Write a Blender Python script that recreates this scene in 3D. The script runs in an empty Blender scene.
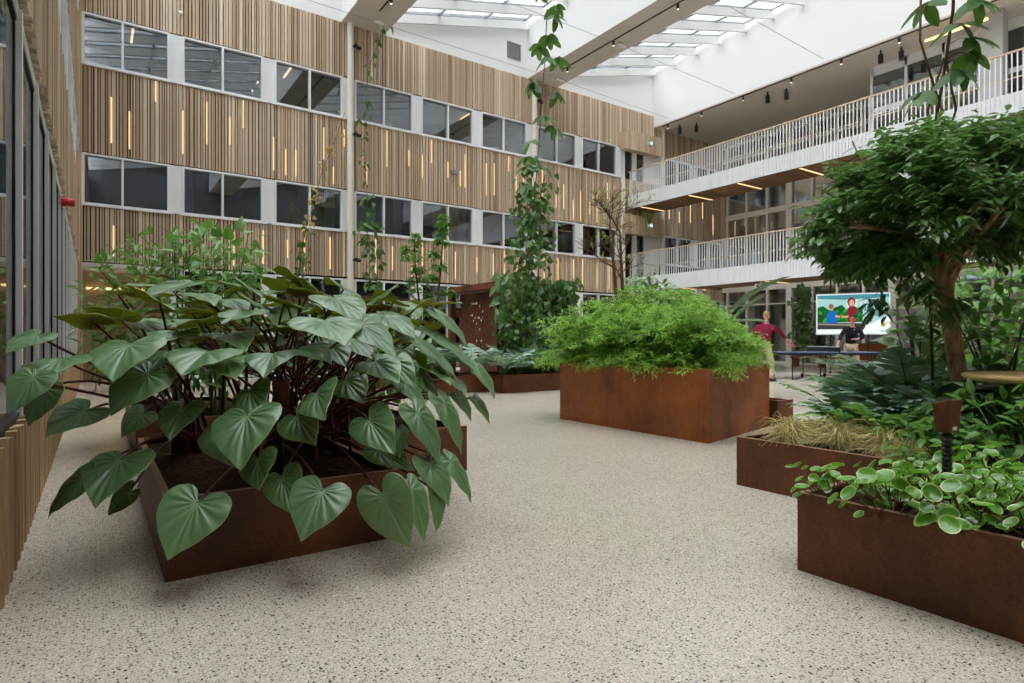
import bpy, math, random
from mathutils import Vector, Matrix
V = Vector
rnd = random.Random(7)
scene = bpy.context.scene
col = scene.collection

# ------------------------------------------------------------------ camera frame maths
F, EYE = 605.0, 1.1
ANG = math.atan2(417, 605)
SN, CS = math.sin(ANG), math.cos(ANG)

def at(px, py, d):
    """the place seen at a photo pixel, d metres in front of the camera"""
    l = (px - 512.0) / F * d
    return V((SN * d + CS * l, CS * d - SN * l, EYE + (340.0 - py) / F * d))

def on_floor(px, py, z=0.0):
    return at(px, py, F * (EYE - z) / (py - 340.0))

def on_x(px, py, X):
    t = (px - 512.0) / F
    return at(px, py, X / (SN + t * CS))

def on_y(px, py, Y):
    t = (px - 512.0) / F
    return at(px, py, Y / (CS - t * SN))

# ------------------------------------------------------------------ colour and materials
def lin(c):
    c = c / 255.0
    return c / 12.92 if c <= 0.04045 else ((c + 0.055) / 1.055) ** 2.4

def rgb(r, g, b):
    return (lin(r), lin(g), lin(b), 1.0)

def new_mat(name):
    m = bpy.data.materials.new(name)
    m.use_nodes = True
    nt = m.node_tree
    nt.nodes.clear()
    out = nt.nodes.new('ShaderNodeOutputMaterial')
    return m, nt, out

def N(nt, kind, **kw):
    n = nt.nodes.new(kind)
    for k, v in kw.items():
        if k.startswith('i_'):
            key = k[2:].replace('_', ' ')
            n.inputs[key].default_value = v
        else:
            setattr(n, k, v)
    return n

def L(nt, a, b):
    nt.links.new(a, b)

def mixc(nt, fac, a, b, mode='MIX'):
    n = nt.nodes.new('ShaderNodeMix')
    n.data_type = 'RGBA'
    n.blend_type = mode
    for sock, val in ((n.inputs[0], fac), (n.inputs[6], a), (n.inputs[7], b)):
        if hasattr(val, 'is_output'):
            nt.links.new(val, sock)
        else:
            sock.default_value = val
    return n.outputs[2]

def ramp(nt, fac, stops, interp='LINEAR'):
    n = nt.nodes.new('ShaderNodeValToRGB')
    n.color_ramp.interpolation = interp
    e = n.color_ramp.elements
    while len(e) < len(stops):
        e.new(0.5)
    for i, (p, c) in enumerate(stops):
        e[i].position = p
        e[i].color = c
    nt.links.new(fac, n.inputs[0])
    return n.outputs[0]

def attr(nt, name):
    n = nt.nodes.new('ShaderNodeAttribute')
    n.attribute_name = name
    return n.outputs['Fac']

def noise(nt, scale, detail=3.0, vec=None, rough=0.5):
    n = N(nt, 'ShaderNodeTexNoise')
    n.inputs['Scale'].default_value = scale
    n.inputs['Detail'].default_value = detail
    n.inputs['Roughness'].default_value = rough
    if vec is not None:
        nt.links.new(vec, n.inputs['Vector'])
    return n.outputs['Fac']

def coords(nt, scale=(1, 1, 1)):
    tc = nt.nodes.new('ShaderNodeTexCoord')
    mp = nt.nodes.new('ShaderNodeMapping')
    mp.inputs['Scale'].default_value = scale
    nt.links.new(tc.outputs['Object'], mp.inputs['Vector'])
    return mp.outputs['Vector']

def principled(nt, out, color, rough=0.5, spec=0.5, metal=0.0):
    b = nt.nodes.new('ShaderNodeBsdfPrincipled')
    if hasattr(color, 'is_output'):
        nt.links.new(color, b.inputs['Base Color'])
    else:
        b.inputs['Base Color'].default_value = color
    if hasattr(rough, 'is_output'):
        nt.links.new(rough, b.inputs['Roughness'])
    else:
        b.inputs['Roughness'].default_value = rough
    b.inputs['Specular IOR Level'].default_value = spec
    b.inputs['Metallic'].default_value = metal
    if out is not None:
        nt.links.new(b.outputs[0], out.inputs[0])
    return b

def plain(name, c, rough=0.5, spec=0.5, metal=0.0, var=0.06, scale=6.0):
    m, nt, out = new_mat(name)
    f = noise(nt, scale, 4.0, coords(nt))
    hi = tuple(min(1.0, x * (1 + var)) for x in c[:3]) + (1,)
    lo = tuple(x * (1 - var) for x in c[:3]) + (1,)
    principled(nt, out, mixc(nt, f, lo, hi), rough, spec, metal)
    return m

def glow(name, c, strength):
    m, nt, out = new_mat(name)
    e = N(nt, 'ShaderNodeEmission')
    e.inputs[0].default_value = c
    e.inputs[1].default_value = strength
    L(nt, e.outputs[0], out.inputs[0])
    return m

def timber(name, stops, rough=0.55, grain=(30, 30, 1.2)):
    m, nt, out = new_mat(name)
    base = ramp(nt, attr(nt, 'tint'), stops)
    g = noise(nt, 3.0, 6.0, coords(nt, grain), 0.6)
    c = mixc(nt, 0.35, base, ramp(nt, g, [(0.3, (0.45, 0.42, 0.4, 1)), (0.7, (1, 1, 1, 1))]), 'MULTIPLY')
    principled(nt, out, c, rough, 0.3)
    return m

def leafy(name, dark, light, rough=0.38, spec=0.5, trans=0.25, tcol=None, vein=None, edge=None):
    m, nt, out = new_mat(name)
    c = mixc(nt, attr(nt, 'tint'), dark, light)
    nz = noise(nt, 25.0, 2.0, coords(nt))
    c = mixc(nt, 0.25, c, ramp(nt, nz, [(0.3, (0.55, 0.55, 0.55, 1)), (0.7, (1, 1, 1, 1))]), 'MULTIPLY')
    if vein is not None:
        c = mixc(nt, attr(nt, 'vein'), c, vein)
    if edge is not None:
        c = mixc(nt, attr(nt, 'edge'), c, edge)
    b = principled(nt, None, c, rough, spec)
    t = N(nt, 'ShaderNodeBsdfTranslucent')
    if tcol is None:
        tcol = tuple(min(1.0, x * 1.6) for x in light[:3]) + (1,)
    t.inputs[0].default_value = tcol
    mx = N(nt, 'ShaderNodeMixShader')
    mx.inputs[0].default_value = trans
    L(nt, b.outputs[0], mx.inputs[1])
    L(nt, t.outputs[0], mx.inputs[2])
    L(nt, mx.outputs[0], out.inputs[0])
    return m

M = {}
# timber cladding
M['slat'] = timber('slat_timber', [(0.0, rgb(168, 144, 119)), (0.35, rgb(198, 174, 147)), (0.7, rgb(217, 196, 171)), (1.0, rgb(236, 219, 196))])
M['dado'] = timber('dado_timber', [(0.0, rgb(176, 142, 104)), (0.5, rgb(200, 166, 126)), (1.0, rgb(220, 190, 150))])
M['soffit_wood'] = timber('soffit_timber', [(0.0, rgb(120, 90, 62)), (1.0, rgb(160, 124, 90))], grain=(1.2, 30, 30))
M['rail_wood'] = timber('handrail_timber', [(0.0, rgb(205, 178, 150)), (1.0, rgb(218, 194, 168))], grain=(30, 1.2, 30))
M['table_wood'] = timber('table_timber', [(0.0, rgb(224, 178, 118)), (1.0, rgb(242, 206, 152))], 0.4, grain=(2, 26, 26))
M['cabinet_wood'] = timber('cabinet_timber', [(0.0, rgb(120, 66, 34)), (1.0, rgb(160, 92, 48))], 0.4)
M['gap'] = plain('slat_gap_black', rgb(40, 32, 26), 0.9, 0.1)
M['white'] = plain('white_paint', rgb(228, 228, 227), 0.6, 0.3, var=0.015)
M['frame'] = plain('white_frame_paint', rgb(228, 229, 230), 0.4, 0.4, var=0.015)
M['panel'] = plain('white_panel_paint', rgb(226, 226, 228), 0.5, 0.3, var=0.02)
M['beam'] = plain('beam_paint', rgb(206, 198, 188), 0.7, 0.2, var=0.02)
M['post'] = plain('cream_post_paint', rgb(224, 218, 204), 0.5, 0.3, var=0.02)
M['concrete'] = plain('grey_concrete', rgb(170, 170, 166), 0.8, 0.2, var=0.12, scale=3)
M['interior'] = plain('office_wall_paint', rgb(84, 86, 90), 0.8, 0.2)
M['rear_wall'] = plain('rear_reflection_grey', rgb(124, 126, 130), 0.8, 0.2)
M['interior_dark'] = plain('office_dark_paint', rgb(70, 70, 72), 0.8, 0.2)
M['tan_wall'] = plain('tan_plaster', rgb(176, 148, 118), 0.8, 0.2)
M['black'] = plain('black_metal', rgb(26, 26, 28), 0.4, 0.5)
M['rubber'] = plain('black_rubber', rgb(18, 18, 18), 0.7, 0.3)
M['steel'] = plain('steel', rgb(150, 152, 156), 0.35, 0.5, 0.7)
M['grey_metal'] = plain('grey_metal', rgb(140, 142, 146), 0.4, 0.5, 0.3)
M['red'] = plain('red_plastic', rgb(200, 28, 34), 0.35, 0.5)
M['green_sign'] = glow('green_sign_face', rgb(20, 120, 80), 0.7)
M['white_glow'] = glow('white_sign_face', rgb(240, 255, 245), 1.0)
M['strip'] = glow('warm_light_strip', rgb(255, 214, 156), 0.8)
M['led'] = glow('warm_led_bar', rgb(255, 210, 150), 1.2)
M['office_lamp'] = glow('office_lamp_tube', rgb(255, 214, 150), 3.0)
M['spot_lens'] = glow('spot_lens', rgb(255, 240, 215), 1.6)
M['yellow'] = plain('yellow_plastic', rgb(226, 176, 30), 0.4, 0.4)
M['tt_blue'] = plain('table_tennis_blue', rgb(52, 74, 112), 0.35, 0.5)
M['tt_white'] = plain('white_line_paint', rgb(235, 235, 240), 0.5, 0.3)
M['label'] = plain('label_white', rgb(225, 220, 210), 0.5, 0.3)

def corten(name, a, b, c):
    m, nt, out = new_mat(name)
    v = coords(nt)
    f = noise(nt, 1.7, 8.0, v, 0.62)
    col1 = ramp(nt, f, [(0.3, a), (0.5, b), (0.72, c)])
    f2 = noise(nt, 55.0, 3.0, v, 0.7)
    col2 = mixc(nt, 0.6, col1, ramp(nt, f2, [(0.35, (0.5, 0.46, 0.44, 1)), (0.6, (1, 1, 1, 1))]), 'MULTIPLY')
    streak = noise(nt, 3.0, 5.0, coords(nt, (7, 7, 0.6)), 0.6)
    col3 = mixc(nt, 0.35, col2, ramp(nt, streak, [(0.35, (0.55, 0.5, 0.48, 1)), (0.6, (1, 1, 1, 1))]), 'MULTIPLY')
    b_ = principled(nt, out, col3, 0.5, 0.35)
    bp = N(nt, 'ShaderNodeBump')
    bp.inputs['Strength'].default_value = 0.12
    bp.inputs['Distance'].default_value = 0.004
    L(nt, f2, bp.inputs['Height'])
    L(nt, bp.outputs[0], b_.inputs['Normal'])
    return m

M['corten'] = corten('weathered_steel', rgb(70, 42, 28), rgb(108, 64, 38), rgb(138, 82, 48))
M['corten_bright'] = corten('orange_weathered_steel', rgb(104, 56, 28), rgb(158, 88, 42), rgb(186, 108, 52))
M['corten_edge'] = plain('steel_edge', rgb(150, 112, 92), 0.45, 0.5, 0.0, 0.2, 20)

def soil_mat():
    m, nt, out = new_mat('dark_bark_soil')
    v = coords(nt)
    f = noise(nt, 40.0, 6.0, v, 0.7)
    principled(nt, out, ramp(nt, f, [(0.35, rgb(24, 17, 12)), (0.55, rgb(58, 40, 28)), (0.75, rgb(110, 80, 58))]), 0.95, 0.1)
    return m
M['soil'] = soil_mat()

def floor_mat():
    m, nt, out = new_mat('polished_terrazzo')
    v = coords(nt)
    base = ramp(nt, noise(nt, 0.55, 5.0, v, 0.6), [(0.3, rgb(201, 191, 176)), (0.7, rgb(216, 207, 193))])
    fine = noise(nt, 120.0, 2.0, v, 0.6)
    base = mixc(nt, 0.5, base, ramp(nt, fine, [(0.36, rgb(188, 180, 168)), (0.56, (1, 1, 1, 1))]), 'MULTIPLY')
    cur = base
    for scale, thr, thr2, keep, colr in ((85.0, 0.27, 0.33, 0.40, rgb(76, 74, 70)), (50.0, 0.22, 0.27, 0.30, rgb(40, 41, 42)),
                                         (120.0, 0.30, 0.40, 0.55, rgb(138, 132, 122)), (70.0, 0.26, 0.32, 0.35, rgb(228, 222, 208)),
                                         (80.0, 0.24, 0.30, 0.16, rgb(164, 132, 104))):
        vo = N(nt, 'ShaderNodeTexVoronoi')
        vo.inputs['Scale'].default_value = scale
        L(nt, v, vo.inputs['Vector'])
        sep = N(nt, 'ShaderNodeSeparateColor')
        L(nt, vo.outputs['Color'], sep.inputs[0])
        inside = ramp(nt, vo.outputs['Distance'], [(thr, (1, 1, 1, 1)), (thr2, (0, 0, 0, 1))])
        sel = N(nt, 'ShaderNodeMath', operation='LESS_THAN')
        L(nt, sep.outputs[0], sel.inputs[0])
        sel.inputs[1].default_value = keep
        mul = N(nt, 'ShaderNodeMath', operation='MULTIPLY')
        L(nt, inside, mul.inputs[0])
        L(nt, sel.outputs[0], mul.inputs[1])
        cur = mixc(nt, mul.outputs[0], cur, colr)
    principled(nt, out, cur, 0.2, 0.5)
    return m
M['floor'] = floor_mat()

def glass_mat(name, tint, refl, rough=0.01):
    m, nt, out = new_mat(name)
    t = N(nt, 'ShaderNodeBsdfTransparent')
    t.inputs[0].default_value = tint
    g = N(nt, 'ShaderNodeBsdfGlossy')
    g.inputs[0].default_value = (0.9, 0.93, 0.95, 1)
    g.inputs['Roughness'].default_value = rough
    lw = N(nt, 'ShaderNodeLayerWeight')
    lw.inputs[0].default_value = 0.35
    mp = N(nt, 'ShaderNodeMapRange')
    mp.inputs['To Min'].default_value = refl
    mp.inputs['To Max'].default_value = 0.9
    L(nt, lw.outputs['Fresnel'], mp.inputs['Value'])
    mx = N(nt, 'ShaderNodeMixShader')
    L(nt, mp.outputs[0], mx.inputs[0])
    L(nt, t.outputs[0], mx.inputs[1])
    L(nt, g.outputs[0], mx.inputs[2])
    L(nt, mx.outputs[0], out.inputs[0])
    return m
M['glass'] = glass_mat('window_glass', (0.52, 0.55, 0.58, 1), 0.14)
M['glass_sky'] = glass_mat('roof_glass', (0.97, 0.98, 0.98, 1), 0.03)
M['glass_facade'] = glass_mat('facade_glass', (0.75, 0.77, 0.79, 1), 0.42, 0.08)
M['glass_hall'] = glass_mat('hall_glass', (0.7, 0.72, 0.74, 1), 0.22)

# plants
M['phil_top'] = leafy('heart_leaf_green', rgb(72, 110, 66), rgb(116, 154, 102), 0.33, 0.8, 0.26, rgb(170, 205, 90), vein=rgb(150, 180, 140), edge=rgb(170, 190, 120))
M['phil_under'] = leafy('heart_leaf_underside', rgb(128, 108, 42), rgb(160, 140, 64), 0.55, 0.3, 0.5, rgb(210, 200, 80), vein=rgb(112, 80, 44))
M['petiole'] = plain('dark_red_stalk', rgb(92, 42, 36), 0.4, 0.4, var=0.25, scale=9)
M['midgreen'] = leafy('mid_green_leaf', rgb(48, 90, 36), rgb(116, 164, 68), 0.4, 0.5, 0.25)
M['lime'] = leafy('bright_feathery_leaf', rgb(66, 112, 36), rgb(150, 188, 82), 0.5, 0.4, 0.4)
M['bluefern'] = leafy('blue_green_frond', rgb(84, 128, 92), rgb(206, 224, 214), 0.42, 0.5, 0.25, rgb(110, 150, 90))
M['fern'] = leafy('fern_green_frond', rgb(66, 114, 46), rgb(138, 184, 90), 0.42, 0.5, 0.28)
M['pepero'] = leafy('round_leaf_green', rgb(58, 112, 32), rgb(112, 166, 54), 0.2, 0.6, 0.25, vein=rgb(110, 164, 70), edge=rgb(190, 206, 120))
M['darkleaf'] = leafy('dark_glossy_leaf', rgb(38, 64, 28), rgb(104, 142, 70), 0.28, 0.7, 0.26)
M['vine'] = leafy('vine_green_leaf', rgb(34, 68, 26), rgb(88, 126, 50), 0.4, 0.5, 0.3)
M['palegreen'] = leafy('pale_variegated_leaf', rgb(66, 106, 54), rgb(170, 192, 140), 0.35, 0.5, 0.2)
M['dryleaf'] = leafy('dry_yellow_leaf', rgb(140, 110, 60), rgb(200, 176, 110), 0.7, 0.2, 0.3)
M['straw'] = leafy('straw_blade', rgb(210, 182, 128), rgb(236, 230, 172), 0.7, 0.2, 0.3)
M['paddle'] = leafy('paddle_leaf_green', rgb(38, 66, 38), rgb(66, 98, 54), 0.4, 0.5, 0.2)
M['willow'] = leafy('thin_yellow_green_leaf', rgb(120, 140, 50), rgb(170, 180, 90), 0.6, 0.3, 0.4)
M['stem_green'] = plain('green_stem', rgb(84, 106, 54), 0.6, 0.3, var=0.2)
M['stem_brown'] = plain('brown_stem', rgb(96, 72, 52), 0.8, 0.2, var=0.25, scale=14)

def bark_mat():
    m, nt, out = new_mat('fissured_bark')
    f = noise(nt, 9.0, 8.0, coords(nt, (3, 3, 0.7)), 0.7)
    b = principled(nt, out, ramp(nt, f, [(0.3, rgb(86, 66, 50)), (0.5, rgb(156, 130, 102)), (0.7, rgb(204, 180, 150))]), 0.85, 0.2)
    bp = N(nt, 'ShaderNodeBump')
    bp.inputs['Strength'].default_value = 0.7
    bp.inputs['Distance'].default_value = 0.02
    L(nt, f, bp.inputs['Height'])
    L(nt, bp.outputs[0], b.inputs['Normal'])
    return m
M['bark'] = bark_mat()
# people
M['skin'] = plain('skin', rgb(205, 152, 128), 0.5, 0.4)
M['hair_blond'] = plain('sandy_hair', rgb(150, 118, 78), 0.6, 0.3, var=0.3, scale=60)
M['hair_brown'] = plain('dark_hair', rgb(74, 52, 42), 0.6, 0.3, var=0.3, scale=60)
M['maroon'] = plain('maroon_knit', rgb(118, 26, 54), 0.85, 0.2, var=0.15, scale=30)
M['blackcloth'] = plain('black_knit', rgb(32, 33, 38), 0.85, 0.2, var=0.2, scale=30)
M['khaki'] = plain('beige_trouser_cloth', rgb(196, 178, 150), 0.85, 0.2, var=0.1, scale=20)
M['shoe'] = plain('dark_shoe', rgb(40, 36, 34), 0.5, 0.4)

# ------------------------------------------------------------------ mesh builder
class MB:
    def __init__(s):
        s.v, s.f, s.m, s.t = [], [], [], []
        s.vein, s.edge = None, None

    def vert(s, p):
        s.v.append((p[0], p[1], p[2]))
        return len(s.v) - 1

    def face(s, idx, mi=0, t=0.5):
        s.f.append(tuple(idx)); s.m.append(mi); s.t.append(t)

    def poly(s, pts, mi=0, t=0.5):
        s.face([s.vert(p) for p in pts], mi, t)

    def box(s, x0, x1, y0, y1, z0, z1, mi=0, t=0.5):
        b = len(s.v)
        for z in (z0, z1):
            for x, y in ((x0, y0), (x1, y0), (x1, y1), (x0, y1)):
                s.v.append((x, y, z))
        for q in ((3, 2, 1, 0), (4, 5, 6, 7), (0, 1, 5, 4), (1, 2, 6, 5), (2, 3, 7, 6), (3, 0, 4, 7)):
            s.face([b + i for i in q], mi, t)

    def obox(s, c, ax, ay, az, mi=0, t=0.5):
        """box with centre and three half-extent vectors"""
        c, ax, ay, az = V(c), V(ax), V(ay), V(az)
        b = len(s.v)
        for k in (-1, 1):
            for i, j in ((-1, -1), (1, -1), (1, 1), (-1, 1)):
                s.v.append(tuple(c + ax * i + ay * j + az * k))
        for q in ((3, 2, 1, 0), (4, 5, 6, 7), (0, 1, 5, 4), (1, 2, 6, 5), (2, 3, 7, 6), (3, 0, 4, 7)):
            s.face([b + i for i in q], mi, t)

    def prism(s, pts, z0, z1, mi=0, t=0.5):
        n = len(pts); b = len(s.v)
        for z in (z0, z1):
            for p in pts:
                s.v.append((p[0], p[1], z))
        s.face([b + i for i in reversed(range(n))], mi, t)
        s.face([b + n + i for i in range(n)], mi, t)
        for i in range(n):
            j = (i + 1) % n
            s.face([b + i, b + j, b + n + j, b + n + i], mi, t)

    def tube(s, pts, radii, n=6, mi=0, t=0.5, cap=True):
        pts = [V(p) for p in pts]
        if not hasattr(radii, '__len__'):
            radii = [radii] * len(pts)
        b = len(s.v)
        up = None
        for i, p in enumerate(pts):
            d = (pts[min(i + 1, len(pts) - 1)] - pts[max(i - 1, 0)])
            if d.length < 1e-9:
                d = V((0, 0, 1))
            d.normalize()
            if up is None:
                up = d.cross(V((0.31, 0.77, 0.55)))
                if up.length < 0.05:
                    up = d.cross(V((1, 0, 0)))
            up = up - d * up.dot(d)
            up.normalize()
            w = d.cross(up)
            for k in range(n):
                a = 2 * math.pi * k / n
                s.v.append(tuple(p + (up * math.cos(a) + w * math.sin(a)) * radii[i]))
        for i in range(len(pts) - 1):
            for k in range(n):
                k2 = (k + 1) % n
                s.face((b + i * n + k, b + i * n + k2, b + (i + 1) * n + k2, b + (i + 1) * n + k), mi, t)
        if cap:
            s.face([b + k for k in reversed(range(n))], mi, t)
            e = b + (len(pts) - 1) * n
            s.face([e + k for k in range(n)], mi, t)

    def lathe(s, c, prof, n=20, mi=0, t=0.5, axis='z'):
        b = len(s.v)
        for r, h in prof:
            for k in range(n):
                a = 2 * math.pi * k / n
                if axis == 'z':
                    s.v.append((c[0] + r * math.cos(a), c[1] + r * math.sin(a), c[2] + h))
                elif axis == 'x':
                    s.v.append((c[0] + h, c[1] + r * math.cos(a), c[2] + r * math.sin(a)))
                else:
                    s.v.append((c[0] + r * math.cos(a), c[1] + h, c[2] + r * math.sin(a)))
        for i in range(len(prof) - 1):
            for k in range(n):
                k2 = (k + 1) % n
                s.face((b + i * n + k, b + i * n + k2, b + (i + 1) * n + k2, b + (i + 1) * n + k), mi, t)
        if prof[0][0] > 1e-6:
            s.face([b + k for k in reversed(range(n))], mi, t)
        if prof[-1][0] > 1e-6:
            e = b + (len(prof) - 1) * n
            s.face([e + k for k in range(n)], mi, t)

    def blade(s, o, a, nrm, ln, w, shape=((0.0, 0.12), (0.3, 0.9), (0.65, 0.75), (1.0, 0.0)), fold=0.15, droop=0.2, mi=0, t=0.5):
        """a leaf: midrib from o along a, bent down by droop, halves folded up by fold"""
        a = V(a).normalized()
        nrm = V(nrm)
        side = a.cross(nrm)
        if side.length < 1e-4:
            side = a.cross(V((0.3, 0.8, 0.2)))
        side.normalize()
        nrm = side.cross(a)
        b = len(s.v)
        rows = []
        for u, k in shape:
            c = V(o) + a * (ln * u) - nrm * (droop * ln * u * u)
            h = w * 0.5 * k
            if k <= 0.0:
                s.v.append(tuple(c)); rows.append((len(s.v) - 1,))
            else:
                for q in (-1, 0, 1):
                    s.v.append(tuple(c + side * (h * q) + nrm * (fold * h * abs(q))))
                e = len(s.v)
                rows.append((e - 3, e - 2, e - 1))
        for r0, r1 in zip(rows, rows[1:]):
            if len(r1) == 3 and len(r0) == 3:
                s.face((r0[0], r0[1], r1[1], r1[0]), mi, t)
                s.face((r0[1], r0[2], r1[2], r1[1]), mi, t)
            elif len(r0) == 3:
                s.face((r0[0], r0[1], r1[0]), mi, t)
                s.face((r0[1], r0[2], r1[0]), mi, t)
            else:
                s.face((r0[0], r1[1], r1[0]), mi, t)
                s.face((r0[0], r1[2], r1[1]), mi, t)

    def build(s, name, mats, parent=None, smooth=False, world=False, data_only=False):
        """link the collected shapes as ONE mesh object; with a parent the points are taken as world points unless world=False means local"""
        me = bpy.data.meshes.new(name)
        vs = s.v
        if parent is not None and world:
            o = parent
            off = V((0, 0, 0))
            while o is not None:
                off += o.location
                o = o.parent
            vs = [(p[0] - off.x, p[1] - off.y, p[2] - off.z) for p in vs]
        me.from_pydata(vs, [], s.f)
        if not isinstance(mats, (list, tuple)):
            mats = [mats]
        for m in mats:
            me.materials.append(M[m] if isinstance(m, str) else m)
        if len(mats) > 1:
            me.polygons.foreach_set('material_index', s.m)
        a = me.attributes.new('tint', 'FLOAT', 'FACE')
        a.data.foreach_set('value', s.t)
        for nm, arr in (('vein', s.vein), ('edge', s.edge)):
            if arr is not None:
                a = me.attributes.new(nm, 'FLOAT', 'POINT')
                a.data.foreach_set('value', arr)
        if smooth:
            me.polygons.foreach_set('use_smooth', [True] * len(me.polygons))
        me.update()
        o = bpy.data.objects.new(name, me)
        col.objects.link(o)
        if parent is not None:
            o.parent = parent
        return o

def tag(o, label=None, cat=None, group=None, kind=None):
    if label: o['label'] = label
    if cat: o['category'] = cat
    if group: o['group'] = group
    if kind: o['kind'] = kind
    return o

def thing(name, label, cat, loc=(0, 0, 0), group=None):
    o = bpy.data.objects.new(name, None)
    o.empty_display_size = 0.1
    o.location = loc
    col.objects.link(o)
    return tag(o, label, cat, group)

def struct(name, mb, mats, parent=None, smooth=False):
    o = mb.build(name, mats, parent, smooth, world=parent is not None)
    if parent is None:
        o['kind'] = 'structure'
    return o

def copy_tree(o, parent=None):
    c = o.copy()
    col.objects.link(c)
    if parent is not None:
        c.parent = parent
    for ch in list(o.children):
        copy_tree(ch, c)
    return c

def bez(p0, p1, p2, p3, n):
    out = []
    for i in range(n + 1):
        t = i / n; q = 1 - t
        out.append(V(p0) * (q ** 3) + V(p1) * (3 * q * q * t) + V(p2) * (3 * q * t * t) + V(p3) * (t ** 3))
    return out

def rdir(r=rnd, zlo=-1.0, zhi=1.0):
    z = r.uniform(zlo, zhi); a = r.uniform(0, 2 * math.pi)
    k = math.sqrt(max(0.0, 1 - z * z))
    return V((k * math.cos(a), k * math.sin(a), z))
# ================================================================== THE BUILDING
WY = 19.0          # plane of the back wall
WX = -0.33         # plane of the left wall
GX = 19.2          # outer edge of the walkways
RX = 20.9          # edge of the gallery roof
FX = 26.0          # plane of the glazed right facade
TOP = 11.24        # top of the timber cladding
SILLS = (3.6, 7.2)
BACK_Y = -8.0

fl = MB()
fl.poly([(-1.5, BACK_Y, 0), (30, BACK_Y, 0), (30, 24, 0), (-1.5, 24, 0)])
struct('floor', fl, 'floor')

def slats(mb, axis, plane, out, a0, a1, z0, z1, r, wmin=0.035, wmax=0.085, gap=0.022, depth=0.05, mi=0):
    """vertical timber slats on a wall; axis 'x' runs along X at y=plane, 'y' along Y at x=plane; out = +-1 towards the room"""
    p = a0
    while p < a1 - 0.02:
        w = min(r.choice((wmin, 0.045, 0.06, wmax)), a1 - p)
        t = min(1.0, max(0.0, r.gauss(0.45, 0.27)))
        d = depth * r.choice((0.75, 1.0, 1.0, 1.2))
        q0, q1 = sorted((plane, plane + out * d))
        if axis == 'x':
            mb.box(p, p + w, q0, q1, z0, z1, mi, t)
        else:
            mb.box(q0, q1, p, p + w, z0, z1, mi, t)
        p += w + gap * r.choice((0.8, 1.0, 1.3))

# --- back wall
r1 = random.Random(3)
wb = MB()
for z0, z1 in ((3.12, 4.55), (5.93, 8.15), (9.53, TOP)):
    wb.box(-0.3, 18.8, WY + 0.0, WY + 0.25, z0, z1, 1)
    slats(wb, 'x', WY, -1, -0.3, 18.8, z0, z1, r1)
    wb.box(18.8, 26.0, WY, WY + 0.25, z0, z1, 1)
for z0, z1 in ((3.05, 3.6), (5.93, 7.2)):
    slats(wb, 'x', WY, -1, 18.9, 26.0, z0, z1 if z1 < 6 else 8.15, r1)
slats(wb, 'x', WY, -1, 21.35, 26.0, 9.53, TOP, r1)
slats(wb, 'x', WY, -1, 18.8, 21.35, 9.53, TOP, r1)
struct('wall_back', wb, ['slat', 'gap'])

# boxes of slats over the walkway doors
for k, zb in enumerate((5.72, 9.35)):
    hb = MB()
    hb.box(18.75, 21.0, WY - 0.42, WY - 0.055, zb, zb + 0.75, 0, 0.25)
    p = 18.72
    while p < 21.0:
        w = r1.choice((0.05, 0.07, 0.09)); hb.box(p, p + w, WY - 0.47, WY - 0.42, zb - 0.03, zb + 0.78, 0, r1.uniform(0.2, 0.7)); p += w + 0.015
    p = WY - 0.42
    struct('trim_%d' % (k + 1), hb, ['slat', 'gap'])

BAYS = [(-0.27, 0.6, 1.68), (1.99, 3.01, 4.10), (4.43, 5.47, 6.50), (6.90, 7.90, 8.94), (9.26, 10.31, 11.34), (11.69, 12.68, 13.75), (14.25, 15.24, 16.24), (16.56, 17.51, 18.56), (21.45, 22.5, 23.5), (23.8, 24.8, 25.8)]
wn = 0
def wall_window(x0, xm, x1, z0, z1):
    global wn
    wn += 1
    f = MB()
    e = 0.05
    ya, yb = WY - 0.07, WY + 0.1
    f.box(x0, x1, ya, yb, z0, z0 + e); f.box(x0, x1, ya, yb, z1 - e, z1)
    f.box(x0, x0 + e, ya, yb, z0 + e, z1 - e); f.box(x1 - e, x1, ya, yb, z0 + e, z1 - e)
    f.box(xm - e / 2, xm + e / 2, ya, yb, z0 + e, z1 - e)
    f.box(x0 - 0.1, x1 + 0.1, ya - 0.03, ya + 0.05, z0 - 0.035, z0)
    o = struct('window_%d' % wn, f, 'frame')
    g = MB()
    for a, b in ((x0 + e, xm - e / 2), (xm + e / 2, x1 - e)):
        g.box(a, b, WY + 0.03, WY + 0.04, z0 + e, z1 - e)
    g.build('pane', 'glass', o)
tn = 3
for z0, z1 in ((0.06, 3.06), (4.58, 5.9), (8.18, 9.5)):
    for i, (a, m_, b) in enumerate(BAYS):
        if i == 0 and z0 < 1:
            continue
        wall_window(a, m_, b, z0, z1)
    pm = MB()
    xs = [(-0.3, -0.27)] + [(BAYS[i][2], BAYS[i + 1][0]) for i in range(7)] + [(18.56, 18.85), (21.2, 21.45), (23.5, 23.8), (25.8, 26.0)]
    for a, b in xs:
        pm.box(a, b, WY - 0.03, WY + 0.1, z0, z1)
    struct('trim_%d' % tn, pm, 'panel'); tn += 1

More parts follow.
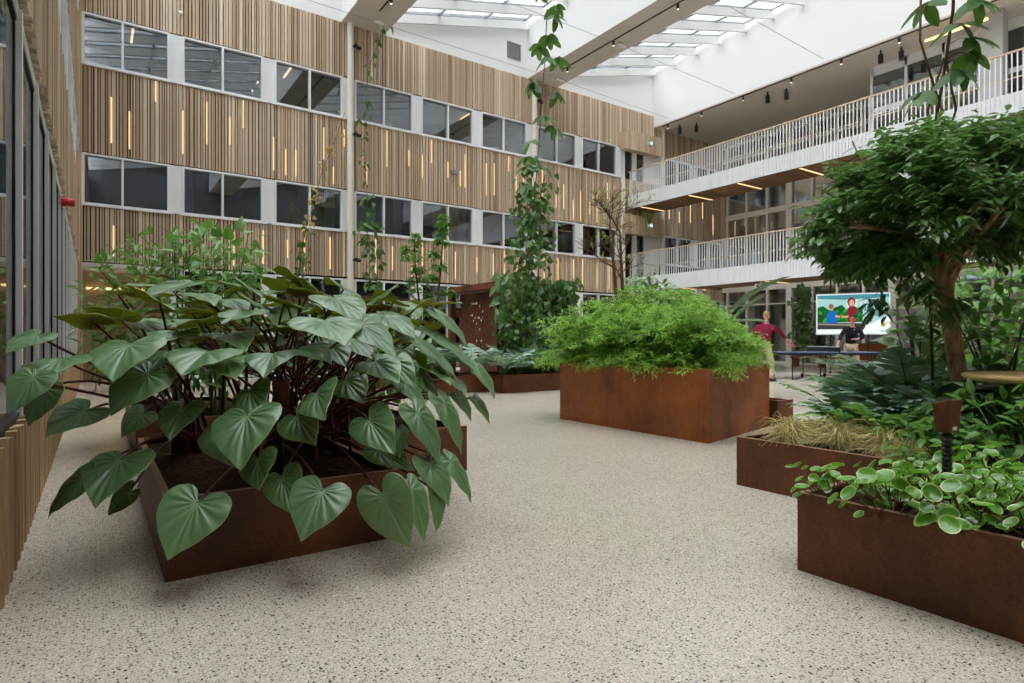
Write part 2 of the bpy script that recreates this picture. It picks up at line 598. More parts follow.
# double doors onto the walkways and into the garden
dn = 0
for z in (0.0, 3.7, 7.35):
    dn += 1
    d = MB()
    x0, x1, h = 18.88, 20.45, 2.15
    for a, b in ((x0, x0 + 0.2), (x1 - 0.2, x1), ((x0 + x1) / 2 - 0.14, (x0 + x1) / 2 + 0.14)):
        d.box(a, b, WY - 0.02, WY + 0.06, z, z + h)
    d.box(x0, x1, WY - 0.02, WY + 0.06, z, z + 0.12); d.box(x0, x1, WY - 0.02, WY + 0.06, z + h - 0.1, z + h)
    o = struct('door_%d' % dn, d, 'frame')
    g = MB()
    g.box(x0 + 0.09, (x0 + x1) / 2 - 0.09, WY + 0.01, WY + 0.03, z + 0.12, z + h - 0.1)
    g.box((x0 + x1) / 2 + 0.09, x1 - 0.09, WY + 0.01, WY + 0.03, z + 0.12, z + h - 0.1)
    g.build('pane', 'glass', o)
    hd = MB(); hd.tube([((x0 + x1) / 2 + 0.05, WY - 0.05, z + 0.9), ((x0 + x1) / 2 + 0.05, WY - 0.05, z + 1.2)], 0.012)
    hd.build('handle', 'steel', o)
    pm = MB(); pm.box(x1, 21.2, WY - 0.02, WY + 0.1, z, z + 2.25); pm.box(18.85, x1, WY - 0.02, WY + 0.1, z + h, z + 2.25)
    struct('trim_%d' % tn, pm, 'panel'); tn += 1

# white plaster above the cladding, rising with the roof lights
def slope_z(x, x0, x1):
    return 11.62 + (13.1 - 11.62) * (x - x0) / (x1 - x0)
BAYR = [(-0.5, 6.45), (7.9, 13.8), (15.24, RX)]
up = MB()
for x0, x1 in BAYR:
    up.prism([(0, 0)], 0, 0) if False else None
    pts = [(x0, WY + 0.02, TOP), (x1, WY + 0.02, TOP), (x1, WY + 0.02, 13.6), (x0, WY + 0.02, 12.1)]
    b = len(up.v)
    for dy in (0, 0.2):
        for p in pts:
            up.vert((p[0], p[1] + dy, p[2]))
    up.face((b, b + 1, b + 2, b + 3)); up.face((b + 7, b + 6, b + 5, b + 4)); up.face((b + 3, b + 2, b + 6, b + 7))
up.box(RX, 27, WY + 0.02, WY + 0.22, 10.7, 11.3)
struct('wall_back_upper', up, 'white')

# walls of the light wells: the tall white side of every roof bay
for k, x in enumerate((6.45, 13.8)):
    w = MB(); w.box(x, x + 0.18, BACK_Y, WY + 0.02, TOP, 13.5)
    struct('wall_light_well_%d' % (k + 1), w, 'white')
w = MB(); w.box(RX, RX + 0.2, BACK_Y, WY + 0.02, 10.78, 13.5)
struct('wall_light_well_3', w, 'white')
# main beams
for k, (x0, x1) in enumerate(((6.45, 7.9), (13.8, 15.24))):
    b = MB(); b.box(x0, x1, BACK_Y, WY + 0.02, TOP - 0.02, TOP); b.box(x0 + 0.18, x1, BACK_Y, WY + 0.02, TOP, TOP + 0.36)
    struct('beam_%d' % (k + 1), b, 'beam')

# skylights: rafters, purlins, glass
for k, (x0, x1) in enumerate(BAYR):
    sl = MB()
    y = WY - 0.12
    dx = V((x1 - x0, 0, 1.48)); ln = dx.length; dx.normalize()
    nz = V((-dx.z, 0, dx.x))
    n_r = 0
    while y > BACK_Y:
        c = V(((x0 + x1) / 2, y, (11.62 + 13.1) / 2)) + nz * 0.14
        sl.obox(c, dx * (ln / 2), V((0, 0.045, 0)), nz * 0.14)
        y -= 1.16; n_r += 1
    root = sl.build('skylight', 'white', None)
    tag(root, kind='structure')
    root.name = 'window_roof_%d' % (k + 1)
    pl = MB()
    for q in (0.02, 0.35, 0.68, 0.98):
        c = V((x0, 0, 11.62)) + dx * (ln * q) + nz * 0.31
        pl.obox((c.x, (BACK_Y + WY) / 2, c.z), dx * 0.03, V((0, (WY - BACK_Y) / 2, 0)), nz * 0.03)
    y = WY - 0.12
    while y > BACK_Y:
        c = V(((x0 + x1) / 2, y, (11.62 + 13.1) / 2)) + nz * 0.33
        pl.obox(c, dx * (ln / 2), V((0, 0.02, 0)), nz * 0.02)
        y -= 1.16
    pl.build('glazing_bar', 'steel', root)
    gl = MB()
    c = V(((x0 + x1) / 2, (BACK_Y + WY) / 2, (11.62 + 13.1) / 2)) + nz * 0.36
    gl.obox(c, dx * (ln / 2), V((0, (WY - BACK_Y) / 2, 0)), nz * 0.004)
    gl.build('pane', 'glass_sky', root)

# gallery roof on the right
g = MB(); g.box(RX, 30, BACK_Y, WY + 0.02, 10.72, 10.78); g.box(RX + 0.2, 30, BACK_Y, WY + 0.3, 10.78, 11.1)
struct('ceiling_gallery', g, 'beam')
# offices behind the back wall
for k, z in enumerate((0.0, 3.45, 7.05)):
    b = MB()
    b.box(-1.0, 27, 22.6, 22.7, z, z + 3.3, 0)
    b.box(-1.0, 27, WY + 0.12, 22.7, z + 3.02 if k else 3.2, z + 3.12 if k else 3.3, 1)
    if k: b.box(-1.0, 27, WY + 0.12, 22.7, z, z + 0.12, 1)
    for x in (4.3, 9.1, 14.0, 18.7, 23.6):
        b.box(x - 0.05, x + 0.05, WY + 0.3, 22.6, z + 0.1, z + 3.1, 0)
    struct('wall_office_%d' % (k + 1), b, ['tan_wall', 'tan_wall'] if k == 0 else ['interior', 'interior_dark'])
b = MB(); b.box(-1.0, 27, WY + 0.3, 22.7, 10.3, 10.4)
struct('ceiling_office', b, 'interior_dark')

# curtains behind some first-floor panes
for i, x in enumerate((2.15, 5.35, 6.2, 8.55, 10.05, 11.1, 16.0, 17.7)):
    c = MB(); n = 14; w_ = 0.34
    pts = [(x - w_ / 2 + w_ * k / n, WY + 0.32 + 0.03 * math.sin(k * 1.9)) for k in range(n + 1)]
    for (xa, ya), (xb, yb_) in zip(pts, pts[1:]):
        c.poly([(xa, ya, 4.1), (xb, yb_, 4.1), (xb, yb_, 6.25), (xa, ya, 6.25)])
    o = c.build('curtain', 'panel', smooth=True)
    tag(o, 'pale curtain gathered behind a first-floor office window of the back wall', 'curtain', 'curtains in the first-floor windows')

# ground level at the left end: tan passage with a light line
b = MB(); b.box(-0.3, 1.95, WY + 1.4, WY + 1.5, 0, 3.1, 0); b.box(-0.3, 1.95, WY, WY + 1.4, 3.0, 3.1, 1)
struct('wall_passage', b, ['tan_wall', 'white'])

# --- left wall
lw = MB()
LY0, LY1 = BACK_Y, WY
for z0, z1 in ((3.02, 4.55), (5.93, 8.15), (9.53, TOP)):
    lw.box(WX - 0.25, WX - 0.05, LY0, LY1, z0 + 0.05, z1, 1)
    slats(lw, 'y', WX - 0.05, 1, LY0, LY1 - 0.06, z0, z1, r1, gap=0.03, depth=0.06)
struct('wall_left', lw, ['slat', 'gap'])
b = MB(); b.box(WX - 0.08, WX + 0.05, WY - 0.14, WY - 0.075, 0, TOP)
struct('trim_40', b, 'dado')
pw = MB()
for z0, z1 in ((4.55, 5.93), (8.15, 9.53)):
    y = LY0
    while y < LY1 - 0.3:
        pw.box(WX - 0.12, WX - 0.02, y, y + 0.33, z0, z1); y += 2.43
    pw.box(WX - 0.12, WX - 0.0, LY0, LY1 - 0.15, z0 - 0.02, z0 + 0.05); pw.box(WX - 0.12, WX - 0.0, LY0, LY1 - 0.15, z1 - 0.05, z1 + 0.02)
o = struct('window_left', pw, 'frame')
g = MB(); g.box(WX - 0.09, WX - 0.08, LY0, LY1 - 0.15, 4.6, 5.88); g.box(WX - 0.09, WX - 0.08, LY0, LY1 - 0.15, 8.2, 9.48)
g.build('pane', 'glass', o)
# hall glazing below
gz = MB()
y = 0.85
while y < LY1 - 0.2:
    gz.box(WX - 0.14, WX - 0.012, y - 0.035, y + 0.035, 0.66, 2.98, 0)
    gz.box(WX - 0.05, WX - 0.04, y - 0.07, y - 0.035, 0.66, 2.95, 1)
    y += 1.2
gz.box(WX - 0.14, WX - 0.03, LY0, LY1 - 0.15, 2.93, 3.02, 0)
gz.box(WX - 0.14, WX - 0.035, LY0, LY1 - 0.15, 2.91, 2.93, 1)
gz.box(WX - 0.14, WX - 0.02, LY0, LY1 - 0.15, 0.63, 0.69, 1)
o = struct('window_hall', gz, ['panel', 'black'])
g = MB(); g.box(WX - 0.055, WX - 0.047, LY0, LY1 - 0.15, 0.69, 2.91)
g.build('pane', 'glass_hall', o)
hd = MB()
hd.box(WX - 3.2, WX - 3.1, LY0, LY1, 0, 3.1)
struct('wall_hall', hd, 'tan_wall')
b = MB(); b.box(WX - 3.2, WX - 0.15, LY0, LY1, 3.1, 3.2)
struct('ceiling_hall', b, 'interior')
b = MB(); b.poly([(WX - 3.2, LY0, 0.0), (-1.5, LY0, 0.0), (-1.5, LY1, 0.0), (WX - 3.2, LY1, 0.0)])
struct('floor_hall', b, 'floor')
dd = MB()
y = LY0
r2 = random.Random(5)
while y < LY1 - 0.3:
    dd.box(WX - 0.085, WX + 0.022, y, y + 0.05, 0.0, r2.choice((0.655, 0.665, 0.675)), 0, r2.uniform(0.3, 1.0)); y += 0.165
dd.box(WX - 0.12, WX - 0.085, LY0, LY1 - 0.2, 0, 0.62, 1)
struct('wall_left_dado', dd, ['dado', 'gap'])

# --- right glazed facade
fr = MB()
ys = []
y = 18.7
k = 0
while y > -2:
    w = 0.14 if k % 4 == 3 else 0.05
    fr.box(FX - 0.12, FX + 0.05, y - w, y + w, 0, 10.7); ys.append(y); y -= 1.08; k += 1
for z0, z1 in ((0, 0.12), (3.45, 3.95), (7.0, 7.25), (2.75, 2.8), (9.9, 10.0), (10.6, 10.72)):
    fr.box(FX - 0.14, FX + 0.05, -3, WY - 0.02, z0, z1)
o = struct('window_facade', fr, 'post')
g = MB(); g.box(FX - 0.02, FX - 0.01, -3, WY - 0.02, 0.12, 10.6)
g.build('pane', 'glass_facade', o)
b = MB(); b.box(29.4, 29.5, -3, WY, 0, 10.7); b.box(26.0, 29.5, WY, WY + 0.1, 0, 10.9); b.box(26.9, 27.0, WY, 22.7, 0, 10.4); b.box(-1.05, -1.0, WY, 22.7, 0, 10.4)
for z in (3.45, 7.0): b.box(FX + 0.1, 29.5, -3, WY, z, z + 0.3)
struct('wall_right', b, 'panel')
b = MB(); b.box(FX - 0.25, FX - 0.1, 18.78, WY - 0.06, 4.0, 8.9, 0)
struct('trim_41', b, 'slat')

# unseen end behind the camera, added to block sky and darken window reflections
b = MB()
RY = -8.0
for z0, z1 in ((3.05, 4.58), (5.9, 8.18)): b.box(-0.5, 30, RY - 0.2, RY, z0, z1, 0)
b.box(-0.5, 30, RY - 0.2, RY, 9.5, TOP, 3)  # upper band greyed for how it mirrors in the windows
for z0, z1 in ((0, 3.05), (4.58, 5.9), (8.18, 9.5)):
    b.box(-0.5, 30, RY - 0.2, RY - 0.1, z0, z1, 1)
    x = -0.5
    while x < 30:
        b.box(x, x + 0.3, RY - 0.15, RY, z0, z1, 2); x += 2.43
b.box(-3.5, 30, RY - 0.2, RY, TOP, 14, 3); b.box(-3.6, -0.4, RY - 0.2, RY, 0, TOP, 0)
struct('wall_rear_unseen', b, ['tan_wall', 'interior_dark', 'white', 'rear_wall'])
b = MB(); b.box(29.9, 30.1, RY, -3, 0, 14); b.box(RX + 0.2, 30, RY, BACK_Y, 10.72, 11)
struct('wall_right_far', b, 'tan_wall')

# concrete column and glazed screen on the top gallery
b = MB(); b.box(21.6, 22.05, 6.35, 6.95, 7.3, 10.72)
struct('column_concrete', b, 'concrete')
b = MB(); b.box(22.6, 22.7, 6.0, 10.4, 9.1, 9.25); b.box(22.6, 22.7, 6.0, 10.4, 7.3, 7.36); b.box(22.6, 22.7, 6.0, 10.4, 10.4, 10.72)
for y in (6.0, 7.1, 8.2, 9.3, 10.4): b.box(22.6, 22.7, y - 0.04, y + 0.04, 7.3, 10.72)
o = struct('window_gallery', b, 'frame')
g = MB(); g.box(22.64, 22.65, 6.0, 10.4, 7.36, 10.4); g.build('pane', 'glass', o)
b = MB(); b.box(25.2, 25.3, -3, 9.5, 7.2, 10.7)
struct('wall_gallery', b, 'white')
b = MB(); b.box(20.8, 25.3, -3, 9.5, 7.0, 7.25)
struct('floor_gallery', b, 'beam')

# slim cream posts
for k, (x, z0, z1) in enumerate(((6.72, 0, TOP - 0.02), (14.05, 0, TOP - 0.02), (18.82, 0, 8.2), (21.36, 3.4, 10.72), (21.36, 0, 3.4))):
    p = MB(); p.lathe((x, WY - 0.16, z0), [(0.1, 0), (0.1, z1 - z0)], 20)
    struct('column_%d' % (k + 1), p, 'post', smooth=False)

# --- the two walkways
YN, YF = -2.0, WY - 0.5
for k, (fz, zb) in enumerate(((3.75, 3.17), (7.35, 6.82))):
    w = MB()
    w.box(GX + 0.03, 20.8, YN, WY - 0.05, zb + 0.06, fz, 0)
    struct('floor_walkway_%d' % (k + 1), w, 'beam')
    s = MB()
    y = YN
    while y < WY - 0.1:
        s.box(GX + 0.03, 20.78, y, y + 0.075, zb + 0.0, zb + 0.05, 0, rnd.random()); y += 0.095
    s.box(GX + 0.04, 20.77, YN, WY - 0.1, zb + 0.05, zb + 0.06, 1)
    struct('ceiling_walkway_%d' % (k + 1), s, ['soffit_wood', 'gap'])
    fa = MB()
    fa.box(GX, GX + 0.03, YN, WY - 0.1, zb, fz + 0.03, 0)
    y = YN
    while y < WY - 0.15:
        fa.box(GX - 0.02, GX, y, y + 0.075, zb, fz + 0.03, 0); y += 0.1
    struct('trim_%d' % (50 + k), fa, 'frame')
    where = 'lower' if k == 0 else 'upper'
    rt = thing('walkway_railing', 'white baluster railing with slim timber handrail along the %s walkway' % where, 'railing', (GX + 0.02, 8.0, fz + 0.03))
    h = MB(); h.box(GX - 0.01, GX + 0.05, YN, WY - 0.1, fz + 1.06, fz + 1.1); h.build('handrail', 'rail_wood', rt, world=True)
    h = MB(); h.box(GX + 0.07, GX + 0.1, YN, WY - 0.1, fz + 0.42, fz + 0.45)
    h.build('inner_rail', 'rail_wood', rt, world=True)
    yb = [WY - 0.2 - 0.115 * i for i in range(160)]
    me = None
    rest = MB()
    for i, y in enumerate(yb):
        if 40 <= i < 140:
            if me is None:
                m1 = MB(); m1.box(-0.011, 0.011, -0.014, 0.014, 0, 1.03)
                bo = m1.build('baluster', 'frame', rt); me = bo
                bo.location = (0, y - 8.0, 0)
            else:
                bo = me.copy(); col.objects.link(bo); bo.parent = rt; bo.location = (0, y - 8.0, 0)
        else:
            rest.box(GX + 0.009, GX + 0.031, y - 0.014, y + 0.014, fz + 0.03, fz + 1.06)
    ro = rest.build('baluster_screen', 'frame', rt, world=True)
    ro['kind'] = 'stuff'
    # light bars in the soffit
    for j, y in enumerate([on_x(px_, 190, GX + 0.78).y for px_ in (652, 700, 749, 811)] + [8.4, 6.2, 4.0, 1.8] if k else [16.0, 12.4, 8.8, 5.2]):
        lb = MB(); lb.box(GX + 0.1, 20.75, y - 0.03, y + 0.03, zb - 0.012, zb - 0.001)
        o = lb.build('ceiling_light', 'led')
        tag(o, 'warm light bar set in the timber underside of the %s walkway' % where, 'light', 'light bars under the %s walkway' % where)

# ------------------------------------------------------------------ lights and fittings
rl = random.Random(12)
def wall_strips(z0, z1, xs, what):
    for x in xs:
        h = rl.choice((0.55, 0.8, 1.0, 1.2))
        h = min(h, z1 - z0 - 0.15)
        zc = rl.uniform(z0 + h / 2 + 0.05, z1 - h / 2 - 0.05)
        m = MB(); m.box(-0.017, 0.017, -0.066, -0.052, -h / 2, h / 2)
        o = m.build('wall_light', 'strip')
        o.location = (x, WY, zc)
        tag(o, 'slim warm light line between slats, ' + what, 'light', 'light lines, ' + what)
xs2 = [0.35, 0.75, 1.35, 2.0, 2.6, 3.2, 3.55, 4.4, 4.75, 5.05, 5.9, 6.2, 6.55, 7.3, 8.0, 8.8, 9.3, 9.65, 10.3, 10.8, 11.0, 11.9, 12.25, 12.9, 13.25, 13.6, 14.5, 15.2, 15.6, 16.1, 16.5, 17.0, 17.4, 18.0, 18.4]
wall_strips(5.95, 8.15, xs2, 'middle band of the back wall')
xs3 = [0.4, 3.3, 4.1, 4.8, 5.3, 6.1, 7.6, 8.2, 8.9, 9.3, 10.1, 10.6, 11.5, 12.2, 12.7, 13.3, 14.6, 15.3, 16.1, 16.6, 17.4, 18.1]
wall_strips(3.15, 4.55, xs3, 'lowest band of the back wall')
wall_strips(6.2, 8.1, [21.9, 22.6, 23.4, 24.3, 25.1], 'wall beyond the walkways')

for i, (x, y, z, h) in enumerate(((0.9, 20.6, 10.05, 0.9), (1.9, 20.4, 10.05, 0.9), (5.3, 20.4, 10.05, 1.0), (7.5, 20.4, 10.05, 1.0), (9.8, 20.4, 10.05, 1.0), (12.2, 20.4, 10.05, 1.0), (17.0, 20.4, 10.05, 1.0), (20.0, 20.4, 10.05, 1.0), (20.0, 20.4, 6.3, 1.0), (13.0, 20.6, 6.3, 1.0), (22.5, 20.4, 10.05, 1.0))):
    m = MB(); m.tube([(0, -h, 0), (0, h, 0)], 0.035, 8)
    o = m.build('office_lamp', 'office_lamp'); o.location = (x, y, z)
    tag(o, 'glowing tube lamp under the ceiling of an office behind the back windows', 'lamp', 'tube lamps in the offices')
for y in (20.0,):
    m = MB(); m.box(-0.2, 1.9, WY + 1.3, WY + 1.37, 2.5, 2.56)
    tag(m.build('passage_light', 'led'), 'warm light line along the tan wall of the ground floor passage', 'light')
m = MB(); m.box(WX - 3.08, WX - 3.02, 3.0, 18.0, 2.35, 2.41)
tag(m.build('wall_lamp', 'led'), 'long warm light line inside the hall behind the left glazing', 'light')

# track lights on the beams and along the gallery roof
def track(label, p0, p1, lamps, grp):
    t = thing('track_light', label, 'track light', p0)
    m = MB(); d = (V(p1) - V(p0)); c = (V(p0) + V(p1)) / 2; dn_ = d.normalized(); s_ = V((dn_.y, -dn_.x, 0))
    m.obox(c - V((0, 0, 0.012)), d / 2, s_ * 0.02, V((0, 0, 0.012)))
    m.build('track', 'black', t, world=True)
    for q in lamps:
        p = V(p0) + d * q
        b = MB(); b.lathe((p.x, p.y, p.z - 0.19), [(0.04, 0), (0.045, 0.01), (0.045, 0.14), (0.02, 0.16), (0.012, 0.17)], 12)
        so = b.build('spot', 'black', t, world=True)
        lz = MB(); lz.lathe((p.x, p.y, p.z - 0.197), [(0.001, 0), (0.034, 0.001), (0.034, 0.006)], 12)
        lz.build('lens', 'spot_lens', so, world=True)
track('black track with three small spots under the roof beam behind the long climbing vine', (14.4, 17.6, TOP - 0.02), (14.4, 1.0, TOP - 0.02), [0.02, 0.165, 0.33, 0.5], None)
track('black track with a small spot under the roof beam above the left column', (7.2, 17.6, TOP - 0.02), (7.2, 3.0, TOP - 0.02), [0.06, 0.3], None)
track('long black track with small spots along the edge of the gallery roof', (RX + 0.1, 18.6, 10.72), (RX + 0.1, 0.5, 10.72), [0.02, 0.12, 0.23, 0.34, 0.44, 0.54, 0.66, 0.78], None)

def hung_spot(x, y, label):
    t = thing('hanging_spotlight', label, 'spotlight', (x, y, 10.72), 'black spotlights under the gallery roof')
    b = MB(); b.lathe((0, 0, -0.42), [(0.07, 0), (0.08, 0.02), (0.08, 0.28), (0.03, 0.3), (0.03, 0.42)], 14); b.build('lamp_body', 'black', t)
for x, y in ((21.5, 18.0), (21.9, 17.4), (21.5, 13.7), (21.8, 13.1), (21.5, 9.6), (21.8, 9.1)):
    hung_spot(x, y, 'black cylinder spotlight hanging under the gallery roof')

# steel cables between the beams
for k, (y, xa, xb, lab) in enumerate(((18.1, 7.2, RX, 'thin steel cable crossing under the beams close to the back wall'), (14.8, 7.2, RX, 'thin steel cable crossing under the beams in the middle of the roof'), (11.2, 7.2, RX, 'thin steel cable crossing under the beams nearest to the camera'))):
    z = TOP - 0.14
    t = thing('hanging_cable', lab, 'cable', (14.5, y, z))
    c = MB(); c.tube([(xa - 8, y, z + 0.1), (xa, y, z), (14.5, y, z), (xb, y, z - 0.2)], 0.008, 5); c.build('cable', 'grey_metal', t, world=True)
    for x in (7.4, 14.75):
        b = MB(); b.lathe((x - 0.2, y, z), [(0.02, 0), (0.05, 0.1), (0.06, 0.2), (0.05, 0.3), (0.02, 0.4)], 10, axis='x'); b.tube([(x, y, z), (x, y, TOP - 0.02)], 0.02, 8)
        b.build('bracket', 'white', t, world=True)

# small black projectors on the posts
def clamp_lamp(x, z, label):
    t = thing('wall_projector', label, 'projector', (x, WY - 0.26, z), None)
    b = MB(); b.lathe((0.02, 0, 0), [(0.05, 0), (0.06, 0.02), (0.06, 0.14), (0.03, 0.17)], 12, axis='x'); b.lathe((-0.02, 0, 0.02), [(0.05, -0.12), (0.055, 0.0)], 12, axis='y'); b.build('lamp_body', 'black', t)
    b = MB(); b.box(-0.1, 0.1, 0.0, 0.04, -0.03, 0.03); b.build('clamp', 'grey_metal', t)
clamp_lamp(6.85, 10.45, 'small black projector clamped to the left column, topmost of three')
clamp_lamp(6.85, 7.65, 'small black projector clamped to the left column, middle one of three')
clamp_lamp(6.85, 4.6 - 0.95, 'small black projector clamped to the left column, lowest of three')
clamp_lamp(14.2, 10.35, 'small black projector clamped to the column behind the long climbing vine')

p = on_y(453, 173, WY)
b = MB(); b.box(-0.13, 0.13, -0.13, -0.06, -0.08, 0.08); b.box(-0.1, 0.1, -0.14, -0.13, -0.06, 0.03)
o = b.build('wall_speaker', 'grey_metal'); o.location = (p.x, WY, p.z)
tag(o, 'small grey box fixed to the slats right of the left column', 'speaker')
p = on_y(514, 51, WY)
t = thing('wall_vent', 'square grey louvred vent in the white wall above the cladding', 'vent', (p.x, WY + 0.02, p.z))
b = MB(); s_ = 0.31
for a in ((-s_, s_, s_ - 0.04, s_), (-s_, s_, -s_, -s_ + 0.04), (-s_, -s_ + 0.04, -s_, s_), (s_ - 0.04, s_, -s_, s_)):
    b.box(a[0], a[1], -0.04, 0.0, a[2], a[3])
b.build('vent_frame', 'grey_metal', t)
b = MB()
for i in range(11):
    z = -s_ + 0.07 + i * 0.05
    b.obox((0, -0.02, z), (s_ - 0.04, 0, 0), (0, 0.012, -0.014), (0, 0.002, 0.002))
b.build('louvre', 'grey_metal', t)
p = on_y(180, 14, WY)
b = MB(); b.lathe((0, -0.13, 0), [(0.03, 0), (0.05, 0.02), (0.05, 0.07)], 12, axis='y')
o = b.build('wall_sensor', 'frame'); o.location = (p.x, WY, p.z)
tag(o, 'small white sensor on the top band of slats at far left', 'sensor')

def exit_sign(x, z, label):
    t = thing('exit_sign', label, 'exit sign', (x, WY - 0.48, z))
    b = MB(); b.box(-0.15, 0.15, -0.035, 0, -0.1, 0.1); b.build('sign_case', 'frame', t)
    b = MB(); b.box(-0.14, 0.14, -0.04, -0.035, -0.09, 0.09); b.build('sign_face', 'green_sign', t)
    b = MB()   # running figure, arrow and doorway
    yy = -0.042
    def q(pts): b.poly([(x_, yy, z_) for x_, z_ in pts])
    q([(-0.02, 0.05), (0.005, 0.05), (0.005, 0.075), (-0.02, 0.075)])
    q([(-0.03, -0.01), (0.0, -0.01), (0.012, 0.045), (-0.018, 0.045)])
    q([(-0.03, -0.01), (-0.012, -0.01), (-0.06, -0.07), (-0.075, -0.06)])
    q([(-0.018, -0.01), (0.0, -0.01), (0.03, -0.05), (0.015, -0.06)])
    q([(0.0, 0.03), (0.04, 0.005), (0.036, -0.005), (0.0, 0.015)])
    q([(0.06, -0.07), (0.12, -0.07), (0.12, 0.07), (0.06, 0.07)])
    q([(-0.13, 0.0), (-0.09, 0.03), (-0.09, -0.03)])
    b.build('pictogram', 'white_glow', t)
exit_sign(20.15, 9.78, 'small green exit sign on the slatted box above the upper walkway doors')
exit_sign(20.15, 6.15, 'small green exit sign on the slatted box above the lower walkway doors')

# red alarm sounder on the left wall
t = thing('fire_alarm', 'red round fire alarm sounder on the left wall above the glazing', 'alarm', (WX - 0.012, 9.25, 2.8))
b = MB(); b.lathe((0, 0, 0), [(0.06, 0), (0.06, 0.05)], 16, axis='x'); b.build('wall_mount', 'red', t)
b = MB(); b.lathe((0.05, 0, 0), [(0.045, 0), (0.05, 0.01), (0.05, 0.075), (0.04, 0.09)], 16, axis='x'); b.build('alarm_body', 'red', t)

# white boxes under the lower walkway
for (px, py), lab in (((696, 262 + 27), 'white projector box under the lower walkway, above the paddle leaves'), ((760, 282), 'white projector box under the lower walkway near the corner of the glazing')):
    p = on_x(px, py, GX + 0.25)
    t = thing('hanging_projector', lab, 'projector', (GX + 0.3, p.y, 3.17))
    b = MB(); b.box(-0.16, 0.16, -0.14, 0.14, -0.24, -0.08); b.build('projector_body', 'frame', t)
    b = MB(); b.tube([(0, 0, -0.08), (0, 0, 0)], 0.03, 8); b.build('mount', 'frame', t)
    b = MB(); b.lathe((-0.175, 0.02, -0.16), [(0.04, 0), (0.045, 0.02)], 12, axis='x'); b.build('lens', 'black', t)
# linear lamp by the concrete column
m = MB(); m.box(21.2, 21.26, on_x(988, 20, 21.23).y, on_x(925, 20, 21.23).y, 10.35, 10.42)
tag(m.build('hanging_lamp', 'led'), 'long warm linear lamp below the gallery roof beside the concrete column', 'lamp')
# ================================================================== PLANTERS
def planter(label, pts, h, mat='corten', soil_drop=0.05, wall=0.012, group=None, loc=None):
    """open steel trough on an outline (counter-clockwise), folded lip, bark soil inside"""
    n = len(pts)
    cx = sum(p[0] for p in pts) / n; cy = sum(p[1] for p in pts) / n
    t = thing('steel_planter', label, 'planter', (cx, cy, 0), group)
    def inset(d):
        out = []
        for i in range(n):
            p0, p1, p2 = V((*pts[i - 1], 0)), V((*pts[i], 0)), V((*pts[(i + 1) % n], 0))
            a = (p1 - p0).normalized(); b = (p2 - p1).normalized()
            na, nb = V((-a.y, a.x, 0)), V((-b.y, b.x, 0))
            m_ = (na + nb); m_ = m_ / max(0.2, m_.dot(na))
            q = p1 + m_ * d
            out.append((q.x, q.y))
        return out
    lip = inset(0.035); inn = inset(wall)
    b = MB()
    def ring(A, za, B, zb, mi=0):
        for i in range(n):
            j = (i + 1) % n
            b.poly([(*A[i], za), (*A[j], za), (*B[j], zb), (*B[i], zb)], mi)
    ring(pts, 0, pts, h)
    ring(pts, h, lip, h, 1)
    ring(lip, h, lip, h - 0.012)
    ring(lip, h - 0.012, inn, h - 0.013)
    ring(inn, h - 0.013, inn, 0.02)
    b.poly([(*p, 0.004) for p in reversed(pts)])
    b.build('trough', [mat, 'corten_edge'], t, world=True)
    s = MB()
    z = h - soil_drop
    xs = [p[0] for p in inn]; ys = [p[1] for p in inn]
    r = random.Random(len(label))
    K = 14
    # soil: outline fan with a gently uneven top
    c0 = s.vert((cx, cy, z + 0.03))
    prev = None
    rings = []
    for q in (0.35, 0.7, 1.0):
        rr = []
        for i in range(n):
            for k in range(K):
                f = k / K
                x = inn[i][0] * (1 - f) + inn[(i + 1) % n][0] * f; y = inn[i][1] * (1 - f) + inn[(i + 1) % n][1] * f
                rr.append(s.vert((cx + (x - cx) * q, cy + (y - cy) * q, z + (r.uniform(-0.015, 0.03) if q < 1 else 0))))
        rings.append(rr)
    m_ = n * K
    for k in range(m_):
        k2 = (k + 1) % m_
        s.face((c0, rings[0][k], rings[0][k2]))
        for a, c in zip(rings, rings[1:]):
            s.face((a[k], c[k], c[k2], a[k2]))
    s.build('soil', 'soil', t, world=True)
    return t

def rect(x0, x1, y0, y1):
    return [(x0, y0), (x1, y0), (x1, y1), (x0, y1)]

planter('dark rusty steel planter holding the large-leaved plant, nearest on the left', rect(0.26, 1.42, 3.15, 5.25), 0.375)
planter('low rusty planter tucked behind the large-leaved plant, its right end showing', rect(1.44, 2.59, 4.43, 6.3), 0.375)
planter('low rusty planter under the leafy shrub by the left wall', rect(0.3, 1.43, 6.32, 8.6), 0.375)
planter('tall orange-rusted planter with feathery green plants in the middle of the hall', [(5.35, 4.1), (7.1, 4.5), (7.1, 6.58), (5.35, 6.58)], 0.79, 'corten_bright')
planter('narrow low dark planter at the right end of the tall orange planter', rect(7.12, 7.47, 4.4, 6.5), 0.33)
planter('low rusty planter with straw grass, next to the round-leaved planter', rect(4.02, 7.0, -0.6, 2.82), 0.365)
planter('rusty planter with round-leaved plants, nearest on the right', rect(2.77, 4.0, -1.2, 1.61), 0.372)
planter('low rusty planter with blue-green fronds left of the tall orange planter', rect(6.91, 9.6, 10.35, 11.9), 0.37)
planter('low rusty planter hidden by blue-green fronds beside the perforated steel cabin', rect(5.2, 6.89, 10.9, 13.6), 0.37)
planter('low planter behind the tall orange planter, below the paddle-leaved plants', rect(7.6, 10.2, 6.7, 9.0), 0.37)
planter('low planter of shrubs in front of the glazed facade, behind the small tree', rect(9.6, 12.0, 2.0, 4.2), 0.37)

